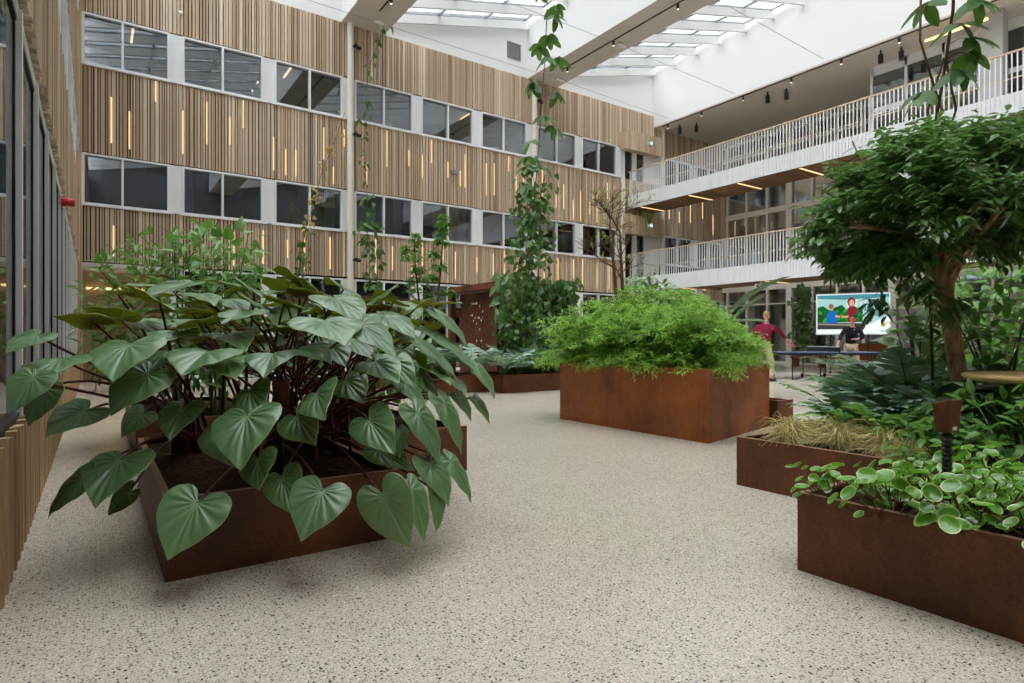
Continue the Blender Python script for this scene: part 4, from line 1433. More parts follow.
one(shrub(80, 0.5, 0.5, 0.75, 300, 0.14, 0.05, 'midgreen', 'stem_green', 8, LANCE, tone=0.5), 8.9, 11.2, 0.33, 'leafy green shrub in the low planter left of the tall orange planter')
one(shrub(81, 0.7, 0.7, 1.1, 90, 0.35, 0.17, 'darkleaf', 'stem_green', 8, HEARTS, tone=0.4), 9.0, 7.6, 0.33, 'big-leaved dark plant behind the feathery plants, below the lower walkway', 'plant')
one(shrub(82, 0.5, 0.4, 0.55, 180, 0.1, 0.016, 'willow', 'willow' if False else 'stem_green', 8, DIAM, tone=0.6), GX + 0.5, 18.0, 3.75, 'wispy yellow-green plant at the left end of the lower walkway', 'plant')
one(shrub(83, 0.45, 0.5, 0.6, 180, 0.1, 0.02, 'lime', 'stem_green', 8, DIAM, tone=0.5), 19.6, 18.05, 6.1, 'wispy green plant hanging under the left end of the upper walkway', 'plant')
bpy.data.objects['leafy_shrub'] if False else None
one(shrub(84, 0.5, 0.8, 1.5, 420, 0.12, 0.016, 'willow', 'stem_brown', 9, DIAM, tone=0.5), GX + 0.55, 7.2, 7.36, 'pale wispy shrub standing behind the upper walkway railing', 'shrub')

# --- yellow-green bamboo-like stems over the feathery plants
def wispy(seed):
    r = random.Random(seed)
    t = thing('wispy_shrub', '', 'shrub')
    st, lf = MB(), MB()
    for k in range(9):
        a = r.uniform(0, 6.28); e = V((math.cos(a) * 0.35, math.sin(a) * 0.35, r.uniform(1.0, 1.5)))
        pts = bez((0, 0, 0), (0, 0, 0.6), e * 0.8, e, 8)
        st.tube(pts, 0.005, 4)
        for i in range(3, 9):
            for j in range(9):
                lf.blade(pts[i] + rdir(r) * 0.04, (rdir(r, -0.6, 0.3)), UP, r.uniform(.08, .14), 0.016, DIAM, 0.1, 0.4, 0, r.random())
    st.build('stems', 'stem_green', t); lf.build('foliage', 'willow', t)
    return t
one(wispy(85), 7.35, 6.85, 0.4, 'yellow-green wispy shrub behind the tall orange planter')

# --- paddle leaves
def paddles(seed, n, ln):
    r = random.Random(seed)
    t = thing('paddle_leaf_plant', '', 'plant')
    st, lf = MB(), MB()
    for k in range(n):
        a = 6.28 * k / n + r.uniform(-.3, .3)
        dh = V((math.cos(a), math.sin(a), 0))
        h = r.uniform(0.95, 1.4)
        e = dh * r.uniform(0.15, 0.4) + UP * h
        st.tube(bez((0, 0, 0), UP * h * 0.5, e - UP * 0.2, e, 6), [0.02, 0.018, 0.016, 0.014, 0.012, 0.01, 0.008], 6)
        d = (dh * r.uniform(0.5, 1.2) + UP * r.uniform(0.1, 0.9)).normalized()
        lf.blade(e, d, UP - dh * 0.2, ln * r.uniform(.8, 1.1), ln * 0.27, ((0.0, 0.25), (0.15, 0.8), (0.4, 1.0), (0.7, 0.85), (0.9, 0.45), (1.0, 0.0)), 0.35, 0.3, 0, r.random())
    st.build('stems', 'stem_green', t); lf.build('foliage', 'paddle', t, smooth=True)
    return t
one(paddles(87, 8, 1.15), 9.6, 7.3, 0.33, 'plant with long paddle-shaped leaves behind the right end of the tall planter')
one(paddles(88, 6, 0.95), 9.9, 8.4, 0.33, 'second plant with paddle-shaped leaves, further back near the walkway')

# --- slender tree with two clumped stems left of the cabin
def clump_tree():
    r = random.Random(91)
    t = thing('clump_tree', 'slender two-stemmed tree with tufts of bright leaves left of the perforated steel cabin', 'tree', (6.1, 12.1, 0.33))
    st, lf = MB(), MB()
    for sx, top, side in ((-0.2, 3.0, V((CS, -SN, 0))), (0.2, 3.4, V((CS, -SN, 0)))):
        b = side * (sx * 0.5)
        e = side * (sx * 1.6) + UP * top
        pts = bez(b, b + UP * 1.2, e - UP * 1.0, e, 12)
        st.tube(pts, [0.035 - 0.002 * i for i in range(13)], 6)
        cl = [(pts[-1], 0.3, 18)] + [(pts[i] + V((r.uniform(-.25, .25), r.uniform(-.25, .25), 0.05)), r.uniform(.14, .24), 9) for i in range(4, 12) for _ in range(2)]
        for c, R, n in cl:
            st.tube([min(pts, key=lambda p: (p - c).length), c], [0.01, 0.006], 5)
            for k in range(n):
                o = c + rdir(r) * R * 0.45
                for j in range(7):
                    lf.blade(o, rdir(r, -0.4, 0.6), UP, r.uniform(.1, .17), .045, LANCE, 0.15, 0.4, 0, min(1, max(0, r.gauss(0.7, 0.2))))
    st.build('stems', 'stem_brown', t); lf.build('foliage', 'midgreen', t)
clump_tree()

# --- thin bare tree in the tall planter
def bare_tree():
    r = random.Random(93)
    t = thing('bare_tree', 'thin almost leafless tree with reddish twigs rising from the tall orange planter', 'tree', (6.28, 6.3, 0.75))
    tr, tw, lf = MB(), MB(), MB()
    side = V((CS, -SN, 0))
    tops = []
    for sx, ex, h in ((-0.05, -0.12, 2.0), (0.04, -0.02, 1.9)):
        pts = bez(side * sx, side * sx + UP * 0.8, side * ex + UP * 1.3, side * ex * 1.5 + UP * h, 10)
        tr.tube(pts, [0.038 - 0.0022 * i for i in range(11)], 7)
        tops.append(pts)
    def grow(p, d, ln, rad, lev):
        e = p + d * ln
        m = (p + e) / 2 + rdir(r) * ln * 0.1
        tw.tube([p, m, e], [rad, rad * 0.8, rad * 0.55], 4, cap=False)
        if lev > 0:
            for k in range(3 if lev > 1 else 4):
                grow(p + (e - p) * r.uniform(0.45, 1.0), (d + rdir(r, -0.5, 0.7) * 0.9).normalized(), ln * r.uniform(.5, .75), rad * 0.6, lev - 1)
        elif r.random() < 0.16:
            for j in range(3):
                lf.blade(e, rdir(r), UP, 0.07, 0.02, DIAM, .1, .3, 0, r.random())
    for pts in tops:
        for i in (6, 7, 8, 9, 10, 10):
            a = r.uniform(0, 6.28)
            grow(pts[i], V((math.cos(a) * 0.6, math.sin(a) * 0.6, r.uniform(0.3, 1.0))).normalized(), r.uniform(.3, .46), 0.012, 3)
    tr.build('trunk', 'stem_brown', t, smooth=True); tw.build('twigs', 'stem_brown', t); lf.build('foliage', 'willow', t)
bare_tree()

# --- the small tree on the right
def small_tree():
    r = random.Random(95)
    base = at(966, 437, 4.75)
    t = thing('small_tree', 'small tree with a dense dome of dark glossy leaves on a bent brown trunk', 'tree', (base.x, base.y, 0.3))
    side = V((CS, -SN, 0)); dep = V((SN, CS, 0))
    tk = MB()
    s = 4.75 / F
    P = [(966, 440), (962, 400), (957, 360), (950, 318), (943, 275), (942, 240)]
    pts = [side * ((x - 966) * s) + UP * (max(0, 437 - y) * s) for x, y in P]
    sm = []
    for i in range(len(pts) - 1):
        for k in range(4):
            sm.append(pts[i].lerp(pts[i + 1], k / 4))
    sm.append(pts[-1])
    rad = [0.155 - 0.0018 * i + (0.05 if i == 0 else (0.02 if i < 3 else 0)) for i in range(len(sm))]
    rad = [x * 0.44 for x in rad]
    tk.tube(sm, rad, 14)
    top = sm[-4]
    for k in range(9):
        a = 6.28 * k / 9 + r.uniform(-.3, .3)
        e = sm[-1] + side * math.cos(a) * r.uniform(.45, .9) + dep * math.sin(a) * r.uniform(.45, .9) + UP * r.uniform(.1, .75)
        st = sm[r.randint(len(sm) - 8, len(sm) - 1)]
        tk.tube(bez(st, st + UP * 0.25, e - UP * 0.15, e, 7), [0.03 - 0.0035 * i for i in range(8)], 6)
        for j in range(3):
            e2 = e + rdir(r, -.3, .6) * .35
            tk.tube([st.lerp(e, 0.7) , e2], [0.014, 0.005], 4, cap=False)
    tk.build('trunk', 'bark', t, smooth=True)
    lf = MB()
    c0 = sm[-1]
    # crown: a lumpy dome made of sprays
    lumps = []
    for k in range(250):
        a = r.uniform(0, 6.28); q = math.sqrt(r.random())
        x = math.cos(a) * q; y = math.sin(a) * q
        zt = 0.98 * math.sqrt(max(0, 1 - q * q))
        zb = -0.08 + 0.16 * q * q
        u_ = r.random() ** (1.0 if k % 2 else 0.35)
        lumps.append(c0 + side * (x * 1.0 + 0.12) + dep * (y * 1.0) + UP * (zb + (zt * 0.94 - zb) * u_))
    for k in range(45):   # inside
        lumps.append(c0 + side * r.uniform(-0.5, 0.9) + dep * r.uniform(-0.6, 0.3) + UP * r.uniform(0.0, 0.5))
    for k in range(34):   # hanging skirt on the left
        x_ = r.uniform(-0.52, -0.12)
        lumps.append(c0 + side * x_ + dep * r.uniform(-0.3, 0.5) + UP * r.uniform(-0.12 - 0.34 * (-0.24 < x_ < -0.1), 0.0))
    for c in lumps:
        out = (c - c0)
        tn0 = r.gauss(0.4, 0.15)
        for k in range(9):
            o = c + rdir(r) * r.uniform(0, .12)
            d0 = (out.normalized() * 0.8 + rdir(r) * 0.8).normalized()
            sd = d0.cross(UP).normalized() if abs(d0.z) < 0.97 else side
            for j in range(6):
                p = o + d0 * (0.03 * j)
                dn_ = (d0 * 0.6 + sd * (1 if j % 2 else -1) * 0.8 - UP * 0.25 + rdir(r) * 0.25).normalized()
                lf.blade(p, dn_, UP * 0.9 + rdir(r) * 0.35, r.uniform(.07, .115), r.uniform(.03, .046), LANCE, 0.2, 0.3, 0, min(1, max(0, tn0 + (0.35 if r.random() < 0.06 else 0) + r.gauss(0, .12))))
    lf.build('crown', 'darkleaf', t)
small_tree()

# --- climbers with hand-shaped leaves on cables
def palmate_vine(name, label, pts, base, seed, leaf, gap, mat='vine', rad=0.012, extra=None, start=0):
    r = random.Random(seed)
    t = thing(name, label, 'climbing plant', base)
    st, lf = MB(), MB()
    st.tube(pts, rad, 6)
    if extra:
        for e in extra: st.tube(e, rad * 0.8, 5)
    d_acc = 0.0
    for i in range(start, len(pts) - 1):
        seg = V(pts[i + 1]) - V(pts[i]); n = max(1, int(seg.length / gap))
        for k in range(n):
            p = V(pts[i]) + seg * ((k + r.random()) / n)
            a = r.uniform(0, 6.28)
            out = V((math.cos(a), math.sin(a), r.uniform(-0.1, 0.35)))
            e = p + out * leaf * r.uniform(.5, .95)
            st.tube([p, (p + e) / 2 + UP * 0.03, e], [0.004, 0.003, 0.003], 4, cap=False)
            x_ = V((out.x, out.y, 0)).normalized(); y_ = UP.cross(x_)
            m = r.choice((4, 5, 5))
            for j in range(m):
                th = (j - (m - 1) / 2) * 1.0
                dn_ = (x_ * math.cos(th) + y_ * math.sin(th) - UP * r.uniform(.35, 1.0)).normalized()
                lf.blade(e, dn_, UP + x_ * 0.6, leaf * r.uniform(.75, 1.1), leaf * 0.44, OVAL, 0.18, 0.2, 0, min(1, max(0, r.gauss(.4, .2))))
    st.build('stems', 'stem_brown', t, smooth=True, world=True); lf.build('foliage', mat, t, world=True)
    return t

vb = V((7.75, 11.25, 0.33))
dv = 7.75 * SN + 11.25 * CS
def vx(px, py): return at(px, py, dv)
pts = [vb, vx(528, 335), vx(529, 280), vx(531, 230), vx(537, 170), vx(541, 110), vx(545, 60), vx(547, 10), vx(549, -40), vx(551, -86)]
palmate_vine('climbing_vine', 'tall climber with hand-shaped leaves on a cable hanging from the roof beam', pts, vb, 101, 0.38, 0.27, start=3)

tv = at(935, 437, 4.9)
dt = 4.9
q = lambda x, y, d=dt: at(x, y, d)
pts = [V((tv.x, tv.y, 0.3)), q(930, 300), q(936, 190), q(936, 120), q(946, 60), q(953, 10), q(956, -60), q(957, -140), q(957, -220)]
ex = [[q(931, 185), q(928, 110), q(944, 58)], [q(938, 100), q(920, 40), q(921, -20)], [q(946, 60), q(956, 110), q(953, 120)]]
t = palmate_vine('climbing_vine', 'climber with large hand-shaped leaves rising above the crown of the small tree', pts, (tv.x, tv.y, 0.3), 103, 0.24, 0.13, start=3, extra=ex)

# --- small-leaved climbers on strings and posts
def string_vine(label, pts, spread, n, leaf, lw, mat, seed, base, stem='stem_brown', shape=HEARTS, dens=None, nstems=1):
    r = random.Random(seed)
    t = thing('trailing_vine', label, 'climbing plant', base)
    st, lf = MB(), MB()
    for s_ in range(nstems):
        off = V((0, 0, 0)) if s_ == 0 else rdir(r) * spread * 0.5
        st.tube([V(p) + off for p in pts], 0.007 if nstems == 1 else 0.012, 5)
    L_ = [(V(pts[i + 1]) - V(pts[i])).length for i in range(len(pts) - 1)]
    tot = sum(L_)
    for k in range(n):
        u = r.random() * tot
        i = 0
        while i < len(L_) - 1 and u > L_[i]:
            u -= L_[i]; i += 1
        p = V(pts[i]).lerp(V(pts[i + 1]), min(1, u / L_[i]))
        o = p + V((r.gauss(0, 1), r.gauss(0, 1), r.gauss(0, 1))) * spread * 0.42
        if k % 4 == 0: st.tube([p, o], [0.003, 0.002], 3, cap=False)
        dn_ = (V((r.gauss(0, 1), r.gauss(0, 1), -0.9))).normalized()
        lf.blade(o, dn_, CAMV + UP * 0.6 + rdir(r) * 0.7, leaf * r.uniform(.7, 1.2), lw * r.uniform(.7, 1.2), shape, 0.15, 0.25, 0, min(1, max(0, r.gauss(.45, .22))))
    st.build('stems', stem, t, world=True); lf.build('foliage', mat, t, world=True)
    return t
def yv(px, py, Y=WY - 1.2): return tuple(on_y(px, py, Y))
string_vine('sparse green climber on strings just right of the left column', [yv(366, 292), yv(368, 230), yv(366, 170), yv(366, 120), yv(368, 70), yv(392, 4)], 0.26, 70, 0.2, 0.12, 'vine', 111, yv(366, 330)).location
string_vine('leafy green trailing plant low on the string right of the left column', [yv(372, 288), yv(376, 258), yv(366, 232), yv(372, 200)], 0.34, 60, 0.24, 0.15, 'vine', 112, yv(376, 300))
string_vine('withered yellow-brown climber slanting up left of the left column', [yv(300, 272), yv(303, 240), yv(312, 208), yv(322, 172), yv(335, 140), yv(345, 112)], 0.18, 60, 0.17, 0.1, 'dryleaf', 113, yv(300, 300))
string_vine('small green climber low on a string in front of the lowest slats at left', [yv(299, 275), yv(302, 250), yv(306, 230)], 0.26, 45, 0.17, 0.11, 'vine', 114, yv(299, 300))
b1 = [vx(525, 345), vx(527, 300), vx(530, 250), vx(530, 205), vx(535, 182)]
string_vine('dense dark ivy-like climber wrapped round the lower part of the long vine', [tuple(p) for p in b1], 0.55, 560, 0.17, 0.115, 'vine', 115, vb + V((0.1, 0.1, 0)), nstems=4)
string_vine('leafy climber at the foot of the long vine', [tuple(vx(512, 355)), tuple(vx(514, 320)), tuple(vx(516, 290))], 0.5, 170, 0.16, 0.1, 'vine', 116, vb + V((-0.4, -0.1, 0)), nstems=3)
fx_ = FX - 0.5
def xv(px, py, X=FX - 0.6): return tuple(on_x(px, py, X))
string_vine('dark small-leaved climber in front of the ground-floor glazing left of the screen', [xv(806, 352), xv(804, 330), xv(803, 305), xv(801, 288)], 0.5, 240, 0.26, 0.2, 'darkleaf', 117, xv(806, 362), nstems=3)

# --- perforated steel cabin with its climbers
def cabin():
    t = thing('steel_cabin', 'rusty perforated steel cabin overgrown with climbers, in front of the back wall', 'cabin', (8.8, 13.0, 0))
    x0, x1, y0, y1, H = 7.85, 9.9, 12.0, 14.4, 2.5
    b = MB(); b.box(x0 - 0.02, x1, y0, y1, H - 0.16, H); b.build('roof', 'corten', t, world=True)
    b = MB(); b.box(x0, x1, y0, y0 + 0.05, 0, H - 0.16); b.box(x1 - 0.05, x1, y0, y0 + 0.6, 0, H - 0.16); b.build('side_panel', 'corten', t, world=True)
    b = MB(); b.box(x0 - 0.02, x0 + 0.14, y0, y0 + 0.2, 0, H - 0.16); b.box(x0 - 0.02, x0 + 0.14, y1 - 0.15, y1, 0, H - 0.16); b.build('corner_post', 'corten', t, world=True)
    # perforated front sheet: strips leaving small real holes
    r = random.Random(4)
    f = MB(); xx = x0 + 0.3
    cell = 0.075
    ny = int((y1 - y0 - 0.3) / cell); nz = int((H - 0.16) / cell)
    for i in range(ny):
        ya = y0 + 0.2 + i * cell; k0 = 0
        runs = []
        holes = sorted(k for k in range(3, nz - 1) if r.random() < 0.12)
        for k in holes + [None]:
            zt = nz * cell if k is None else k * cell
            if zt > k0 * cell: f.box(xx, xx + 0.012, ya, ya + cell, k0 * cell, zt)
            if k is not None:
                g_ = cell * r.uniform(0.55, 0.75); z_ = k * cell
                f.box(xx, xx + 0.012, ya, ya + cell - g_, z_, z_ + cell)
                f.box(xx, xx + 0.012, ya + cell - g_, ya + cell, z_ + g_, z_ + cell)
                k0 = k + 1
    f.build('perforated_sheet', 'corten', t, world=True)
cabin()
def wall_climber(label, x0, x1, y, z0, z1, n, leaf, lw, mat, seed, depth=0.25):
    r = random.Random(seed)
    t = thing('ivy_climber', label, 'climbing plant', ((x0 + x1) / 2, y, 0.33))
    st, lf = MB(), MB()
    for k in range(9):
        x = r.uniform(x0, x1)
        pts = [V((x + r.gauss(0, .12) * i / 4, y - 0.06, z0 + (z1 - z0) * i / 6)) for i in range(7)]
        st.tube([p - V(t.location) for p in pts], [0.014 - .0015 * i for i in range(7)], 5)
    for k in range(n):
        o = V((r.uniform(x0, x1), y - 0.08 - abs(r.gauss(0, depth * .5)), z0 + (z1 - z0) * (1 - r.random() ** 1.4 * 0.98))) - V(t.location)
        lf.blade(o, V((r.gauss(0, .8), -0.4, -0.8)), V((0, -1, 0.5)) + rdir(r) * .6, leaf * r.uniform(.7, 1.3), lw * r.uniform(.7, 1.3), HEARTS, .15, .3, 0, min(1, max(0, r.gauss(.4, .25))))
    st.build('stems', 'stem_brown', t); lf.build('foliage', mat, t)
    return t
wall_climber('mixed dark climber covering the right side of the steel cabin', 8.0, 10.0, 12.0, 0.45, 2.6, 420, 0.17, 0.11, 'vine', 121)
wall_climber('dark heart-leaved climber at the foot of the steel cabin', 8.0, 10.1, 11.98, 0.4, 1.5, 420, 0.18, 0.12, 'darkleaf', 122, 0.45)
wall_climber('leafy climber hanging at the right corner of the steel cabin', 9.4, 10.1, 11.95, 0.9, 2.6, 110, 0.2, 0.13, 'vine', 123, 0.4)
wall_climber('trailing pale-leaved climber over the left front corner of the steel cabin', 7.7, 8.1, 12.0, 1.5, 2.62, 70, 0.25, 0.16, 'palegreen', 124, 0.3)
# ================================================================== TABLE TENNIS, PEOPLE, SCREEN, FURNITURE
side = V((CS, -SN, 0)); dep = V((SN, CS, 0))
def rot_to(o, vx_):
    o.rotation_euler = (0, 0, math.atan2(vx_.y, vx_.x))

# table tennis table: length along the local x axis
tc = at(823, 352, 17.3)
t = thing('table_tennis_table', 'blue table tennis table on wheels between the two players', 'table', (tc.x, tc.y, 0))
rot_to(t, (side + dep * 0.0).normalized())
b = MB(); b.box(-1.37, -0.005, -0.7625, 0.7625, 0.735, 0.76); b.box(0.005, 1.37, -0.7625, 0.7625, 0.735, 0.76)
b.build('table_top', 'tt_blue', t)
b = MB()
for y in (-0.755, 0.742): b.box(-1.37, 1.37, y, y + 0.02, 0.7605, 0.762)
for x in (-1.37, 1.35): b.box(x, x + 0.02, -0.7625, 0.7625, 0.7605, 0.762)
b.box(-1.37, 1.37, -0.003, 0.003, 0.7605, 0.762)
b.build('white_lines', 'tt_white', t)
b = MB()
for y in (-0.74, 0.72): b.box(-1.33, 1.33, y, y + 0.025, 0.68, 0.735)
for x in (-1.33, -0.05, 0.03, 1.3): b.box(x, x + 0.025, -0.74, 0.74, 0.68, 0.735)
b.build('apron_frame', 'black', t)
n = MB(); n.box(-0.004, 0.004, -0.9, 0.9, 0.775, 0.905); no = n.build('net', 'black', t)
n = MB(); n.box(-0.008, 0.008, -0.9, 0.9, 0.9, 0.915); n.build('net_tape', 'tt_white', no)
for y in (-0.9, 0.89):
    n = MB(); n.box(-0.012, 0.012, y, y + 0.015, 0.68, 0.915); n.build('net_post', 'black', no)
for x in (-1.15, 1.15):
    for y in (-0.6, 0.6):
        l = MB(); l.tube([(x, y, 0.7), (x, y, 0.0)], 0.016, 8); l.build('leg', 'black', t)
for x in (-0.33, 0.33):
    u = MB(); u.tube([(x, -0.55, 0.08), (x, 0.55, 0.08)], 0.016, 8)
    for y in (-0.5, 0.5): u.tube([(x, y, 0.08), (x, y, 0.7)], 0.016, 8)
    u.tube([(x, -0.5, 0.45), (x, 0.5, 0.45)], 0.014, 8)
    uo = u.build('undercarriage', 'black', t)
    for y in (-0.55, 0.55):
        w = MB(); w.lathe((x - 0.02, y, 0.065), [(0.03, 0), (0.062, 0.003), (0.064, 0.02), (0.062, 0.037), (0.03, 0.04)], 16, axis='x'); w.build('wheel', 'rubber', uo)

# ---- people
def skin_body(name, verts, edges, radii, mat, parent, sub=2):
    me = bpy.data.meshes.new(name)
    me.from_pydata([tuple(v) for v in verts], edges, [])
    me.materials.append(M[mat])
    o = bpy.data.objects.new(name, me)
    col.objects.link(o)
    o.parent = parent
    sk = o.modifiers.new('skin', 'SKIN')
    sk.use_smooth_shade = True
    for i, r_ in enumerate(radii):
        r2 = r_ if hasattr(r_, '__len__') else (r_, r_)
        me.skin_vertices[0].data[i].radius = r2
        me.skin_vertices[0].data[i].use_root = (i == 0)
    sb = o.modifiers.new('smooth', 'SUBSURF'); sb.levels = sub; sb.render_levels = sub
    return o

def person(label, loc, face, pose, top, hair, hair_mat, trousers='khaki'):
    """a standing figure; local x = to its left, local -y = where it faces"""
    t = thing('person', label, 'person', loc)
    t.rotation_euler = (0, 0, face)
    P = pose
    J = ['pelvis', 'waist', 'chest', 'neck0', 'neck1', 'head', 'shl', 'ell', 'wrl', 'hal', 'shr', 'elr', 'wrr', 'har', 'hipl', 'knl', 'anl', 'tol', 'hipr', 'knr', 'anr', 'tor']
    idx = {k: i for i, k in enumerate(J)}
    R = {'pelvis': (.115, .095), 'waist': (.1, .09), 'chest': (.11, .1), 'neck0': (.055, .055), 'neck1': (.055, .055), 'head': (.05, .05), 'shl': .062, 'ell': .045, 'wrl': .03, 'hal': .036, 'shr': .062, 'elr': .045, 'wrr': .03, 'har': .036,
         'hipl': .085, 'knl': .06, 'anl': .042, 'tol': .035, 'hipr': .085, 'knr': .06, 'anr': .042, 'tor': .035}
    E_ = [('pelvis', 'waist'), ('waist', 'chest'), ('chest', 'neck0'), ('neck0', 'neck1'), ('neck1', 'head'), ('chest', 'shl'), ('shl', 'ell'), ('ell', 'wrl'), ('wrl', 'hal'), ('chest', 'shr'), ('shr', 'elr'), ('elr', 'wrr'), ('wrr', 'har'),
          ('pelvis', 'hipl'), ('hipl', 'knl'), ('knl', 'anl'), ('anl', 'tol'), ('pelvis', 'hipr'), ('hipr', 'knr'), ('knr', 'anr'), ('anr', 'tor')]
    vs = [P[k] for k in J]
    skin_body('body', vs, [(idx[a], idx[b]) for a, b in E_], [R[k] if hasattr(R[k], '__len__') else (R[k], R[k]) for k in J], 'skin', t)
    # head with face
    hd = V(P['head'])
    hb = MB()
    nu, nv = 18, 14
    rows = []
    tl = P.get('tilt', (0, 0, 0))
    f = V((tl[0], -1, tl[1])).normalized(); lf_ = f.cross(V((0, 0, 1))).normalized(); up_ = lf_.cross(f)
    cH = hd + up_ * 0.075
    def hp(u, v):
        th = math.pi * v / nv; ph = 2 * math.pi * u / nu
        x = math.sin(th) * math.sin(ph); y = math.sin(th) * math.cos(ph); z = math.cos(th)
        w = 0.075 * (1.0 - 0.22 * max(0, -z) ** 1.5); dpt = 0.098 * (1 - 0.1 * max(0, -z)); h = 0.118
        k = 1.0
        yy = y * dpt
        if y > 0.75 and -0.35 < z < 0.15: yy += 0.02 * (1 - abs(z + 0.1) / .3) * max(0, (y - .75) / .25) * (1 if abs(x) < 0.35 else 0)
        if y > 0.6 and 0.05 < z < 0.3 and 0.2 < abs(x) < 0.6: yy -= 0.008
        return cH + lf_ * (x * w) + f * yy + up_ * (z * h)
    for v in range(nv + 1):
        rows.append([hb.vert(hp(u, v)) for u in range(nu)])
    for v in range(nv):
        for u in range(nu):
            hb.face((rows[v][u], rows[v + 1][u], rows[v + 1][(u + 1) % nu], rows[v][(u + 1) % nu]))
    for s_ in (-1, 1):
        hb.lathe((0, 0, 0), [(0.0, 0), (0.0, 0)], 3) if False else None
        e = cH + lf_ * (0.075 * s_) - f * 0.005
        hb.obox(e, lf_ * 0.008, f * 0.018, up_ * 0.03)
    head = hb.build('head', 'skin', t, smooth=True)
    fb = MB()
    for s_ in (-1, 1):
        fb.obox(cH + lf_ * (0.03 * s_) + f * 0.09 + up_ * 0.015, lf_ * 0.011, f * 0.004, up_ * 0.005)
    fb.build('eyes', 'black', head)
    mbm = MB(); mbm.obox(cH + f * 0.09 - up_ * 0.055, lf_ * 0.022, f * 0.004, up_ * 0.004); mbm.build('mouth', 'maroon', head)
    h_ = MB(); rows = []
    for v in range(0, 9):
        rr_ = []
        for u in range(nu):
            p = hp(u, v * hair[0])
            o_ = p - cH
            ph = 2 * math.pi * u / nu
            lim = math.cos(ph)
            q = 1.09 if not (lim > 0.5 and v > 5) else 0.97
            rr_.append(h_.vert(cH + o_ * q + up_ * 0.006))
        rows.append(rr_)
    for v in range(8):
        for u in range(nu):
            h_.face((rows[v][u], rows[v + 1][u], rows[v + 1][(u + 1) % nu], rows[v][(u + 1) % nu]))
    h_.build('hair', hair_mat, t, smooth=True)
    # clothes follow the same joints
    cj = ['pelvis', 'waist', 'chest', 'neck0', 'shl', 'ell', 'wrl', 'shr', 'elr', 'wrr']
    ci = {k: i for i, k in enumerate(cj)}
    pv = [V(P[k]) for k in cj]
    pv[0] = V(P['pelvis']) + V((0, 0, 0.0))
    for a, b_, q in (('ell', 'wrl', P.get('sleeve', .92)), ('elr', 'wrr', P.get('sleeve', .92))):
        pv[ci[b_]] = V(P[a]).lerp(V(P[b_]), q)
    skin_body('sweater', pv, [(ci[a], ci[b]) for a, b in E_ if a in ci and b in ci], [(.175, .135), (.16, .125), (.19, .14), (.075, .075), (.078, .078), (.058, .058), (.044, .044), (.078, .078), (.058, .058), (.044, .044)], top, t)
    tj = ['pelvis', 'hipl', 'knl', 'anl', 'hipr', 'knr', 'anr']
    ti = {k: i for i, k in enumerate(tj)}
    skin_body('trousers', [V(P[k]) for k in tj], [(ti[a], ti[b]) for a, b in E_ if a in ti and b in ti], [(.165, .125), (.105, .105), (.08, .08), (.068, .068), (.105, .105), (.08, .08), (.068, .068)], trousers, t)
    for an, to in (('anl', 'tol'), ('anr', 'tor')):
        s_ = MB(); a, b_ = V(P[an]), V(P[to]); a.z = 0.05; b_.z = 0.035
        s_.tube([a - (b_ - a) * 0.45, a, (a + b_) / 2, b_, b_ + (b_ - a) * 0.25], [0.03, 0.05, 0.05, 0.045, 0.02], 10); s_.build('shoe', 'shoe', t, smooth=True)
    # hands: palm end of the arm carries five separate bent digits
    for wr, ha, sgn in (('wrl', 'hal', 1), ('wrr', 'har', -1)):
        w_, h2 = V(P[wr]), V(P[ha])
        d = (h2 - w_).normalized(); sd = d.cross(V((0.2, 0.3, 1))).normalized(); nn = sd.cross(d)
        vs_, es_, rs_ = [h2 - d * 0.02], [], [(.02, .014)]
        for k, (off, ln) in enumerate(((-.03, .06), (-.01, .075), (.01, .07), (.03, .055))):
            b0 = len(vs_)
            vs_ += [h2 + sd * off + d * 0.025, h2 + sd * off * 1.1 + d * (0.025 + ln * .5) - nn * 0.01, h2 + sd * off * 1.15 + d * (0.02 + ln * .85) - nn * 0.035]
            es_ += [(0, b0), (b0, b0 + 1), (b0 + 1, b0 + 2)]; rs_ += [(.010, .010), (.009, .009), (.007, .007)]
        b0 = len(vs_)
        vs_ += [h2 - d * 0.01 + sd * 0.04 * sgn, h2 + d * 0.03 + sd * 0.06 * sgn - nn * 0.02]
        es_ += [(0, b0), (b0, b0 + 1)]; rs_ += [(.011, .011), (.008, .008)]
        skin_body('hand', vs_, es_, rs_, 'skin', t, 1)
    return t

def ang(v):      # rotation that turns local -y towards v
    return math.atan2(v.y, v.x) + math.pi / 2

# in maroon, seen from behind, reaching out with the right arm
m0 = at(764, 350, 16.2)
poseA = {'pelvis': (0, 0.02, .96), 'waist': (0, 0.0, 1.12), 'chest': (0, -0.05, 1.38), 'neck0': (0, -0.09, 1.54), 'neck1': (0, -0.12, 1.61), 'head': (0, -0.14, 1.68),
         'shl': (.19, -.05, 1.45), 'ell': (.33, 0.08, 1.2), 'wrl': (.3, -0.14, 1.06), 'hal': (.28, -.2, 1.04),
         'shr': (-.19, -.1, 1.45), 'elr': (-.3, -.32, 1.3), 'wrr': (-.36, -.56, 1.13), 'har': (-.37, -.64, 1.08),
         'hipl': (.1, .02, .9), 'knl': (.16, -.04, .5), 'anl': (.2, .06, .08), 'tol': (.22, -.1, .035), 'hipr': (-.1, .02, .9), 'knr': (-.16, -.1, .5), 'anr': (-.18, -.04, .08), 'tor': (-.2, -.2, .035), 'tilt': (0.1, -.1, 0), 'sleeve': .95}
pa = person('person in a maroon sweater seen from behind, reaching towards the table tennis table', (m0.x, m0.y, 0), ang((side * 0.8 + dep * 0.75).normalized()), poseA, 'maroon', (0.98,), 'hair_blond')
